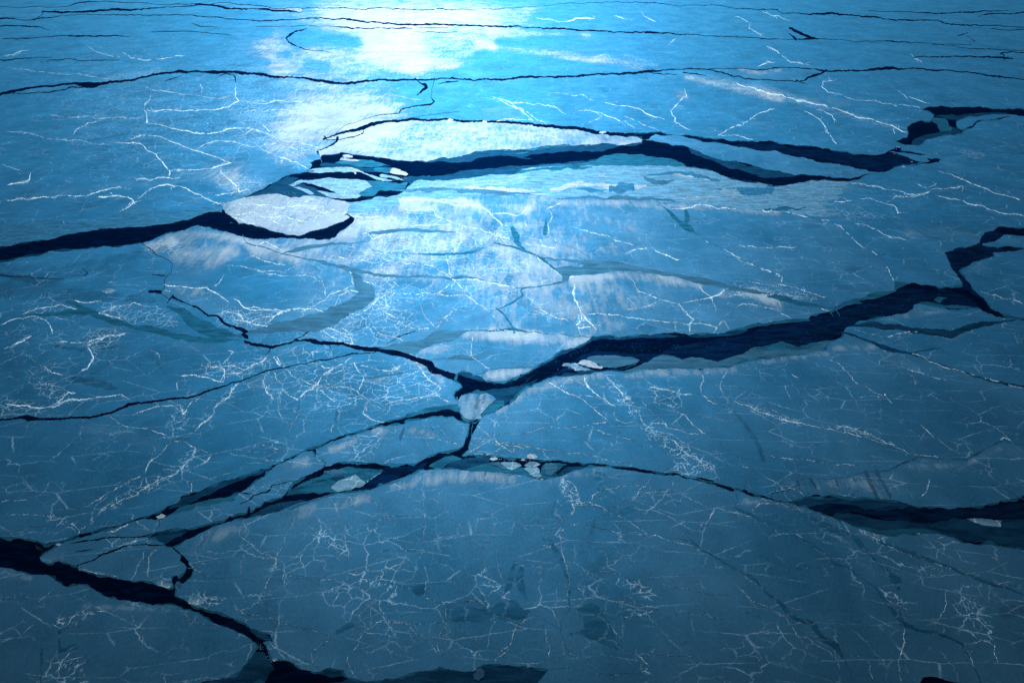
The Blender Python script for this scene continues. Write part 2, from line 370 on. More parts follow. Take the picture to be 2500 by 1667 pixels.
# ------------------------------------------------------------------ survey of the leads (open water between the floes)
CRACKS = '''
S -520,62,5 -200,52,5 A0 0,155,12 70,152,12 160,165,5 250,168,6 300,155,10 430,147,5 510,127,4 800,122,5 1000,125,7 1300,128,5 1500,128,6 1640,135,6 1770,142,7 1860,158,6 2000,165,6 2150,177,8 A1 300,165,7 470,158,7 520,152,10 620,148,11 790,155,12 900,170,12 1070,185,11 1200,197,12 1400,205,14 1560,203,15 1700,208,14 1900,210,12 2100,222,11 2352,228,10 A2 460,235,12 620,240,12 800,250,12 960,262,11 1150,270,10 1300,268,15 1400,275,11 1550,285,9 1700,290,7 1880,300,6 2180,312,5 A3 160,314,6 480,325,5 560,322,8 650,322,8 840,325,3 1130,342,4 1200,340,6 1300,347,9 1360,347,8 1500,352,3 1700,375,3 1900,402,4 1980,402,6 2352,415,4 S 2700,135,3 3020,140,3
A0 300,155,4 350,115,5 345,97,10 450,97,15 560,100,17 700,98,15 860,88,15 1010,83,19 1160,82,11 1320,68,6 1370,58,5 1540,52,7 1680,45,9 1780,50,14 1850,68,17 1900,78,13 2060,76,9 2160,78,14 A1 230,92,14 350,90,16 455,103,5 470,90,3 460,72,5 620,70,6 1000,75,6 1200,78,7 1400,83,7 1650,83,7 1860,85,4 2200,70,4 A2 240,65,3 560,35,3 900,28,4 1150,25,4 1400,33,4 1650,45,3 1990,70,5 2100,75,6 2352,80,7 A3 320,82,4 370,113,5 560,120,8 680,118,13 740,113,18 800,115,14 950,128,11 1100,143,10 1200,157,9 1400,168,9 1640,168,8 1690,190,9 1850,208,10 2000,212,8 2180,218,6 2352,225,5 S 2760,80,4 3020,90,4
A0 500,60,3 580,47,6 640,27,8 740,15,6 860,12,5 950,20,4 1060,25,5 1200,28,4 1340,42,4 1500,38,6 1650,35,6 1800,24,4 1900,28,5 2030,42,6 2200,60,6 A1 230,75,5 460,72,4
S -520,6,4 A0 -300,62,4 200,66,3 500,60,3
A1 110,218,3 400,220,4 600,220,4 740,222,5 780,225,12 900,235,10 1020,240,6 1160,238,6 1300,232,10 1340,235,6
A1 1420,232,4 1640,230,4
A1 1400,262,3 1520,265,6 1640,272,5 1710,266,4
A1 480,243,6 400,265,12 370,285,16 330,318,10 350,350,12 440,388,8 660,425,3
A0 0,218,8 180,215,9 310,222,7 380,242,3
A0 40,320,5 220,318,8 390,305,4 560,298,9 740,300,11 900,298,11 1040,303,4
A0 1260,265,4 1400,262,8 1560,260,7 1700,270,4 1880,290,3
A0 0,495,9 100,492,8 180,482,6 400,475,3
A0 350,508,2 440,492,7 560,485,5 760,497,6 960,495,3
A0 1590,200,4 1640,220,8 1760,225,3
S -520,276,10 A0 0,775,26 110,750,22 210,728,17 330,712,15 520,692,15 640,688,18 760,685,17 900,675,20 1080,662,17 1200,635,17 1330,605,17 1440,592,19 1480,590,27 1540,595,19 1700,595,15 1760,595,27 1800,598,22 1880,592,17 1990,603,28 2060,607,16 2160,612,24 A1 200,630,18 350,635,12 460,642,14 560,662,24 640,670,26 740,682,20 880,682,18 1000,665,18 1120,657,14 1300,655,14 1500,655,12 1750,655,12 2000,655,13 2160,650,14 2280,638,16 2352,628,16 A2 160,648,14 300,637,14 340,632,20 430,633,12 520,638,14 650,632,18 760,622,16 900,612,18 1080,608,16 1190,600,18 1280,585,18 1400,578,11 1550,572,9 1700,570,10 1800,568,6 2000,567,5 2352,558,7 A3 280,560,6 440,560,7 640,570,9 710,585,12 760,590,14 860,585,14 920,580,12 1010,585,11 1180,570,22 1230,562,26 1330,570,18 1400,562,10 1520,565,10 1560,575,16 1700,578,12 1820,592,10 2000,608,9 2150,630,12 2300,648,9 2352,655,7 S 2700,206,6 3020,216,6
A0 70,770,8 220,770,8 400,763,10 500,745,9 680,718,9 760,722,8 880,692,6 900,678,4
A0 640,700,6 690,715,4
A0 1370,662,3 1400,652,10 1470,632,3
A0 1820,618,8 1850,608,6 1900,612,8 1925,630,12 1930,655,6
A3 715,588,14 680,610,16 610,630,18 570,650,13 550,665,8 470,672,7 330,665,6 190,655,7 A2 2200,658,7 2080,650,9 2030,625,9 1990,635,9 1940,612,10 1850,592,9 1760,572,9
A2 1290,590,6 1330,605,8 1420,612,8 1500,615,5
A2 1590,600,8 1680,608,8 1740,620,4
A3 500,668,8 560,690,4
A3 1460,475,5 1600,468,8 1840,470,9 2000,472,10 2180,475,16 2240,482,10
A3 2190,472,8 2185,450,8 2150,442,8 2240,428,7 2352,435,8 S 2700,132,6 3020,136,6
A3 1100,90,4 1320,98,5 1500,108,8 1650,113,10 1850,103,10 2040,92,9 2200,90,3
A3 2000,130,4 2020,122,8 2200,115,8 2352,103,10 S 2700,24,6
A3 1620,367,4 1900,368,4
A3 1830,290,9 1870,278,6
A3 1900,310,5 1930,330,6
A3 2100,240,4 2352,245,6
A3 440,290,8 470,315,16
A1 1545,662,6 1540,690,3 1525,740,3 1518,800,4 1550,835,10 1512,860,15 1400,873,10 1325,887,9 1275,902,10 1260,930,8 1120,940,7 1040,962,5 980,978,3 840,1020,3 760,1070,3 735,1105,5
A1 1405,658,8 1440,690,12 1470,700,30 1480,720,26 1440,750,16 1420,768,9
A1 1600,688,6 1660,675,16 1720,672,8
A1 655,1138,13 700,1122,9 760,1100,15 870,1075,19 960,1050,34 1020,1025,40 1080,1010,26 1180,997,20 1300,990,17 1450,988,19 1600,985,19 1680,982,20 1720,992,18 1850,997,18 1960,1000,16 2100,1005,20 2240,1010,22 2352,1017,18 A2 340,1023,23 480,1037,25 640,1050,27 800,1072,29 920,1090,26 1040,1103,28 1180,1110,34 1250,1112,40
A1 655,1135,10 665,1148,5 735,1148,7 790,1145,9 850,1130,9 910,1118,9 960,1098,8 968,1075,6 955,1060,5
A1 750,1145,22 745,1165,18 710,1190,15 660,1215,10 600,1232,8 582,1248,8 592,1262,4 605,1280,3
A1 1290,985,4 1400,965,3 1560,940,3 1730,918,2
B0 1385,1125,8 1410,1095,8
B0 1240,1050,22 1320,1056,24 1322,1066,4 1385,1110,4 1410,1100,4 1490,1135,8 1560,1160,8 1610,1175,12 1650,1200,14 1680,1230,16 1710,1248,14 1780,1250,14 1810,1275,24 1830,1300,24 1870,1325,18 1920,1335,20 1960,1355,26 2010,1375,30 2060,1383,12
B0 2020,1383,8 1985,1402,22 2020,1420,32 2018,1460,34 2060,1480,26 2160,1495,20 2240,1505,20 2352,1478,14 C1 400,108,13 500,103,20 560,115,36 620,128,30 700,130,28 800,135,30 880,155,32 960,170,36 1060,180,44 1150,195,46 1250,215,46 1340,240,46 1440,275,46 1510,300,60 1540,345,60 1600,360,46 1680,395,58 1760,425,66 1840,450,90
B0 1320,1056,4 1350,1010,4 1348,960,5 1400,900,4 1415,820,4 1380,790,4 1280,750,4 1180,665,8
B0 1270,912,7 1330,918,8
B0 1500,1130,4 1420,1085,3
C1 205,170,10 190,200,6 150,255,3
C0 2352,327,8 2250,340,9 2100,388,9 1900,455,10 1750,505,11 1650,545,14 1600,565,14 1450,583,16 1280,605,16 1130,618,18 1050,632,22 980,665,20 900,702,18 840,712,18 650,738,18 500,748,20 380,752,20 300,748,28 230,745,40 170,740,24 100,748,16 0,758,16 S -250,1035,8 S -520,1045,8
C1 336,327,8 480,300,6 600,265,9 690,262,11 800,235,7 870,215,11 950,215,8 1050,211,5 1085,185,5
C1 1730,1040,6 1925,760,3
C0 1690,1350,12 1850,1345,10 1960,1352,7 2060,1362,4
D0 1990,70,8 2050,45,9 2080,10,9 2130,-5,9 2220,-40,10 2232,-72,8 C1 290,1280,8 360,1262,5
C1 0,1360,8 40,1362,5
C1 645,1135,6 655,1115,8 640,1095,3
D0 1310,205,6 1310,240,5
C2 1700,1235,10 1800,1260,20
C1 420,90,8 470,70,9 530,22,8
C1 690,150,5 710,190,5
C1 1180,120,4 1250,80,9 1370,38,7
D0 600,620,8 630,585,9 720,555,9 800,520,10 850,485,12 940,462,14 1000,432,16 1060,418,6 1200,412,7 1340,412,9 1400,435,9
D0 640,470,6 700,460,9 745,455,6
D0 740,378,5 780,372,14 840,360,12 960,350,9 1100,352,6 1150,348,8 1250,330,12 1400,290,10 1450,285,4
D0 600,400,6 700,380,12 740,378,6
C3 560,1395,4 620,1380,11 665,1376,11 720,1420,8
C3 300,1355,6 400,1340,8 480,1300,4
'''
# hairline seams, frozen shut, along which the floes meet
SEAMS = '''
B1 830,415,5 900,385,3 1000,330,3 1062,262,5
B0 1755,372,6 1800,345,5 1850,325,4 1920,300,4 1990,278,6 B1 20,262,6
A1 600,1262,4 605,1285,3 618,1315,5
A3 1290,1155,6 1296,1180,5 1300,1206,6
A3 1540,1266,6 1620,1275,4 1700,1282,4 1850,1262,4 1960,1245,7 2100,1250,12 2250,1258,14 2352,1258,14 S 2700,372,8 3020,372,8
B3 780,425,4 850,425,3 950,450,5 1150,472,8 1240,455,6 1400,478,6 1500,490,7 1560,497,10 1640,497,11 1720,492,6 1900,510,6 2135,516,6
B1 -16,608,6 0,640,6 30,660,6
A3 1105,1428,7 1180,1418,7
B3 735,1175,7 775,1235,7
B0 1880,1425,14 1960,1430,18 2040,1450,16
B1 985,645,4 1010,665,3 1050,715,4 1200,735,3 1445,740,5
B1 1890,718,5 1950,690,3 2040,664,3 B2 45,655,5
B2 610,300,3 560,340,3 500,372,3 446,468,4
B2 436,560,5 500,595,2 545,660,3 640,682,2 730,720,3 835,797,3
B2 1350,300,6 1410,356,8
B2 1640,540,6 1668,564,4 1750,628,2.5 1880,692,2.5 2050,780,2.5 2200,850,2.5 2352,922,2.5 B3 500,990,2.5 620,1040,3 740,1100,4 790,1140,6 830,1230,6
B3 540,400,4 600,440,3 700,470,2.5 850,512,2.5 930,590,2.5 1110,722,2.5 1210,800,2.5 1250,900,2.5 1290,975,3
B0 -300,1370,3 0,1328,3 100,1280,3 175,1258,4 250,1243,5
C1 1738,590,6 1742,612,5 1743,640,6
C1 1945,735,7 1925,755,7
D3 1090,305,8 1120,345,6 1190,405,8
D2 1570,372,4 1440,355,3 1320,332,3 1240,300,3 1150,215,4 1020,160,3 880,106,3 720,75,3 650,60,3 C2 645,1370,3 625,1310,3 600,1240,4 590,1215,5
D3 855,1320,6 900,1400,4 960,1546,4 S 2110,1780,4 2150,1950,5
D2 445,378,5 470,325,4 540,260,3 610,205,3 640,120,3 660,75,3
D2 637,870,5 645,930,8 600,1000,4 565,1100,6 590,1200,5 605,1260,4 660,1320,3 715,1375,3 655,1425,4 520,1435,3 420,1445,5
D1 170,1190,8 225,1185,7 230,1150,5 250,1085,3 170,1005,3 185,930,3 165,780,5 200,700,3 270,645,3 450,672,3 640,702,3 840,713,4 940,680,6 1010,705,5 1080,706,3 1155,725,5
D1 1470,842,4 1540,868,4 1700,950,8
D2 320,965,5 345,990,3 400,1002,3 480,1060,3 565,1105,4
D0 1545,605,6 1585,605,5 1600,580,3 1640,640,3 1690,685,3 1800,690,3 1900,680,3 2060,710,3 2175,745,4
'''

POOLS = {
# right-hand lead beside the lens-shaped floe
'a': 'A2 1170,1092 1300,1087 1420,1094 1600,1109 1800,1136 2000,1157 2180,1168 2200,1159 2352,1173 A3 330,1182 500,1198 700,1222 900,1247 1060,1270 1140,1276 1210,1262 1250,1238 1290,1222 1300,1195 1340,1200 1345,1235 1480,1258 1560,1268 1500,1275 1420,1262 1260,1248 1400,1290 1520,1330 1420,1358 1290,1378 1240,1405 1175,1420 1130,1413 1040,1392 900,1366 760,1342 620,1312 540,1292 480,1290 380,1268 300,1236 240,1243 150,1234 0,1207 A2 1850,1174 1620,1137 1500,1112 1350,1102 1310,1122 1290,1145 1240,1150 1190,1126',
# central lead with its shelves of new ice
'b': 'A1 495,1405 545,1360 530,1335 610,1308 620,1275 700,1270 780,1250 830,1258 880,1272 950,1275 1050,1285 1150,1300 1240,1316 1350,1325 1480,1330 1560,1308 1760,1285 1880,1245 2100,1228 2352,1238 A2 200,1232 340,1215 470,1195 640,1188 800,1185 1000,1185 1150,1178 1232,1172 1240,1146 1300,1155 1450,1178 1600,1205 1650,1228 1780,1280 1900,1320 2100,1345 2200,1375 2352,1402 A3 400,1420 470,1440 600,1440 800,1462 900,1465 1000,1450 1060,1430 1125,1427 1040,1442 1010,1468 950,1482 900,1492 800,1490 700,1480 600,1482 550,1500 470,1510 400,1525 330,1532 240,1516 130,1496 0,1480 A2 2200,1512 2050,1490 1900,1450 1820,1410 1700,1385 1610,1375 1480,1378 1300,1365 1100,1372 980,1385 800,1372 600,1380 350,1390 200,1440 120,1468 0,1466 B1 2150,105 1950,105 1840,110 1780,125 1620,140 1420,140 1300,225 1240,262 1130,266 1070,270 1000,300 930,312 840,318 740,300 680,282 600,270 520,265 300,258 100,262 0,278 -15,272 60,240 150,205 250,150 290,120 380,85 500,68 560,62',
# left lead
'c': 'S -520,735 -200,640 B0 0,665 90,662 170,648 250,628 450,603 500,578 700,548 900,518 1080,506 1300,488 1470,462 1600,428 1720,383 1760,368 1800,364 1860,410 1920,450 1960,490 2080,505 B1 150,525 240,560 360,585 420,590 480,580 580,545 700,510 800,475 830,455 852,438 815,412 830,410 865,428 895,455 872,490 842,515 770,560 740,600 690,626 600,629 450,621 330,612 160,622 60,618 0,607 B0 1950,592 1850,557 1720,522 1620,506 1575,516 1520,545 1450,560 1280,612 1170,655 1000,677 750,692 600,706 400,722 370,735 200,770 80,800 0,815 S -200,790 -520,900',
# middle lead with its slush, from the junction to the right edge
'd': 'C1 1740,370 1790,352 1900,393 1970,433 2060,440 2130,437 2230,398 2352,338 C2 420,288 520,218 580,183 700,153 790,108 820,72 930,60 1050,80 1200,55 1400,47 1550,45 1620,65 1750,45 1850,55 1980,15 B3 104,1322 250,1308 300,1290 440,1278 580,1275 610,1245 700,1225 760,1213 800,1173 900,1128 1000,1110 1100,1060 1290,1045 1292,990 1285,968 1400,985 1600,1000 1835,1000 1838,980 1800,910 1750,850 1720,780 1695,735 1750,715 1830,685 1930,670 1985,650 2000,600 2030,565 2100,550 2140,515 2220,522 2352,525 S 2760,556 3020,560 3020,590 2760,580 B3 2352,597 2210,582 2180,590 2160,610 2110,640 2020,655 2005,670 2120,685 2210,678 2290,688 2352,690 S 2700,606 2700,611 B3 2352,705 2200,725 2100,730 2110,760 1980,805 1900,840 1830,880 1850,910 1880,960 1940,1030 2000,1090 2050,1130 2080,1180 2120,1208 2200,1238 2352,1268 S 2760,810 3020,850 3020,862 2760,822 B3 2352,1292 2250,1277 2120,1257 2030,1217 1980,1192 1850,1197 1700,1187 1560,1167 1490,1147 1450,1160 1440,1200 1380,1230 1250,1250 1150,1275 1000,1290 960,1320 890,1350 C3 860,90 760,120 730,185 560,210 390,235 200,260 0,303 C2 1930,336 1750,335 1720,352 1640,336 1400,340 1250,346 1100,376 1050,366 950,357 850,366 700,392 520,406 420,441 330,492 220,562 110,646 0,702 C1 1940,742 1925,715 1990,640 2055,590 2020,556 1960,540 1840,540 1770,560 1742,600 1715,590 1698,555 1718,520 1770,490 1757,466 1710,440',
# far right lead and its side pocket
'e': 'A3 1510,902 1560,880 1700,874 2000,877 2352,895 S 2760,275 3020,280 3020,300 2760,297 A3 2352,957 2250,946 2100,938 1980,960 1830,985 1800,1000 1805,1050 1850,1072 1930,1030 1965,992 2100,980 2250,955 2110,992 1975,1005 1940,1045 1850,1085 1840,1103 1650,1125 1550,1150 1490,1200 1420,1192 1360,1187 1290,1166 1335,1150 1390,1130 1402,1100 1388,1050 1430,1015 1590,988 1606,962 1610,945 1580,925',
# bottom-left lead
'f': 'S -520,1260 -200,1290 D0 0,348 150,358 240,366 370,408 400,395 500,385 600,345 700,318 800,290 880,268 960,260 1020,238 1090,212 1140,195 1240,168 1330,125 1430,80 1470,52 1480,20 C0 1640,1345 1800,1268 1960,1220 2100,1175 2200,1152 C1 220,1130 320,1083 420,1038 490,1000 560,972 660,940 740,908 840,872 900,856 1000,826 1100,785 1200,755 1300,735 1340,705 1420,685 1500,655 1600,648 1740,632 1762,655 1755,690 1790,740 1840,752 1925,752 1880,785 1790,790 1730,760 1700,735 1640,745 1500,745 1400,765 1300,795 1240,805 1160,808 1100,815 1000,845 900,880 840,892 740,928 660,958 575,995 580,1060 560,1058 545,1010 490,1018 420,1055 320,1106 220,1160 C0 2160,1225 2050,1312 1950,1370 1920,1400 1940,1412 1900,1425 D0 1650,95 1500,140 1400,175 1330,205 1300,212 1240,202 1180,200 1100,225 1020,252 960,275 880,300 800,315 700,345 600,375 500,410 490,422 440,450 330,515 340,550 400,570 480,545 550,560 640,590 650,625 800,660 950,690 1100,715 1250,720 1280,745 1380,775 1420,760 1405,690 1410,668 1455,665 1470,680 1520,630 1530,595 1475,540 1480,500 1430,450 1340,420 1340,405 1300,385 1200,352 1300,320 1450,275 1540,285 1620,260 1750,222 1900,182 2020,148 2032,110 2050,95 2062,140 2100,110 2170,60 C1 290,1395 340,1340 390,1262 450,1230 560,1185 650,1140 740,1112 850,1105 1000,1108 1120,1122 1250,1122 1380,1115 1440,1092 1480,1065 1560,1030 1700,1000 1780,975 1795,930 1818,870 1826,800 1840,785 1860,788 1848,880 1832,980 1830,1005 1780,1050 1900,1050 1960,1035 2010,1050 2040,1065 2100,1065 2200,1070 2352,1075 C2 460,1092 600,1100 700,1105 900,1120 970,1130 1100,1138 1250,1162 1400,1188 1550,1210 1700,1240 1850,1275 1990,1318 2080,1325 2150,1360 2250,1385 C3 260,1395 420,1432 480,1410 560,1385 700,1385 860,1385 1100,1400 1250,1410 1400,1450 1600,1470 1850,1478 2000,1465 2130,1440 2200,1420 2352,1375 S 2760,1180 3020,1170 3020,1400 2760,1370 D3 2352,466 2050,412 1800,372 1660,327 1550,322 1350,327 1300,352 1250,347 1100,312 1000,287 900,237 760,182 560,112 430,70 250,42 C3 130,1385 0,1335 C2 1960,1345 1800,1290 1600,1245 1400,1212 1250,1192 1100,1168 970,1145 900,1140 850,1145 760,1160 640,1190 560,1225 440,1252 330,1235 200,1210 100,1195 0,1190 C1 1900,1180 1760,1170 1600,1160 1450,1170 1400,1195 1300,1230 1250,1265 1150,1290 1020,1335 900,1352 760,1360 600,1420 450,1465 300,1500 150,1540 D0 2090,185 2000,210 1850,235 1750,270 1640,320 1560,365 1500,405 1430,435 1490,490 1550,550 1590,625 1560,690 1500,735 1470,720 1440,730 1450,790 1440,830 1550,890 1600,920 1720,950 1850,985 1900,1010 1990,1045 2060,1100 2140,1120 2230,1175 2240,1205 2160,1215 2200,1270 2230,1345 2352,1365 D1 360,1368 420,1403 470,1438 560,1460 700,1420 800,1440 840,1500 1000,1535 1100,1525 1300,1490 1340,1468 1440,1450 1590,1412 1690,1442 1800,1456 1870,1450 1940,1395 2050,1390 2200,1410 2352,1420 D2 470,1440 380,1546 S 1280,1980 560,1980 D0 2150,1546 1640,1546 1750,1525 1890,1500 1980,1440 2060,1340 2080,1290 2110,1250 2060,1195 2000,1150 1920,1115 1800,1075 1720,1040 1640,985 1560,955 1500,945 1450,915 1330,912 1200,900 1080,880 950,860 850,835 780,785 650,740 560,765 470,715 440,690 380,658 250,660 130,625 0,600 S -200,1350 -520,1330',
'g': 'D3 1495,1546 1520,1500 1580,1493 1700,1522 1760,1535 1850,1546 S 2320,1700 2230,1700',
'h': 'A3 418,235 430,225 450,228 470,242 540,275 600,298 660,318 660,328 560,330 480,328 580,315 500,280 440,245',
'i': 'A3 1550,1300 1590,1308 1640,1302 1668,1312 1650,1335 1590,1342 1530,1345 1440,1362 1420,1368 1500,1340 1580,1325',
}

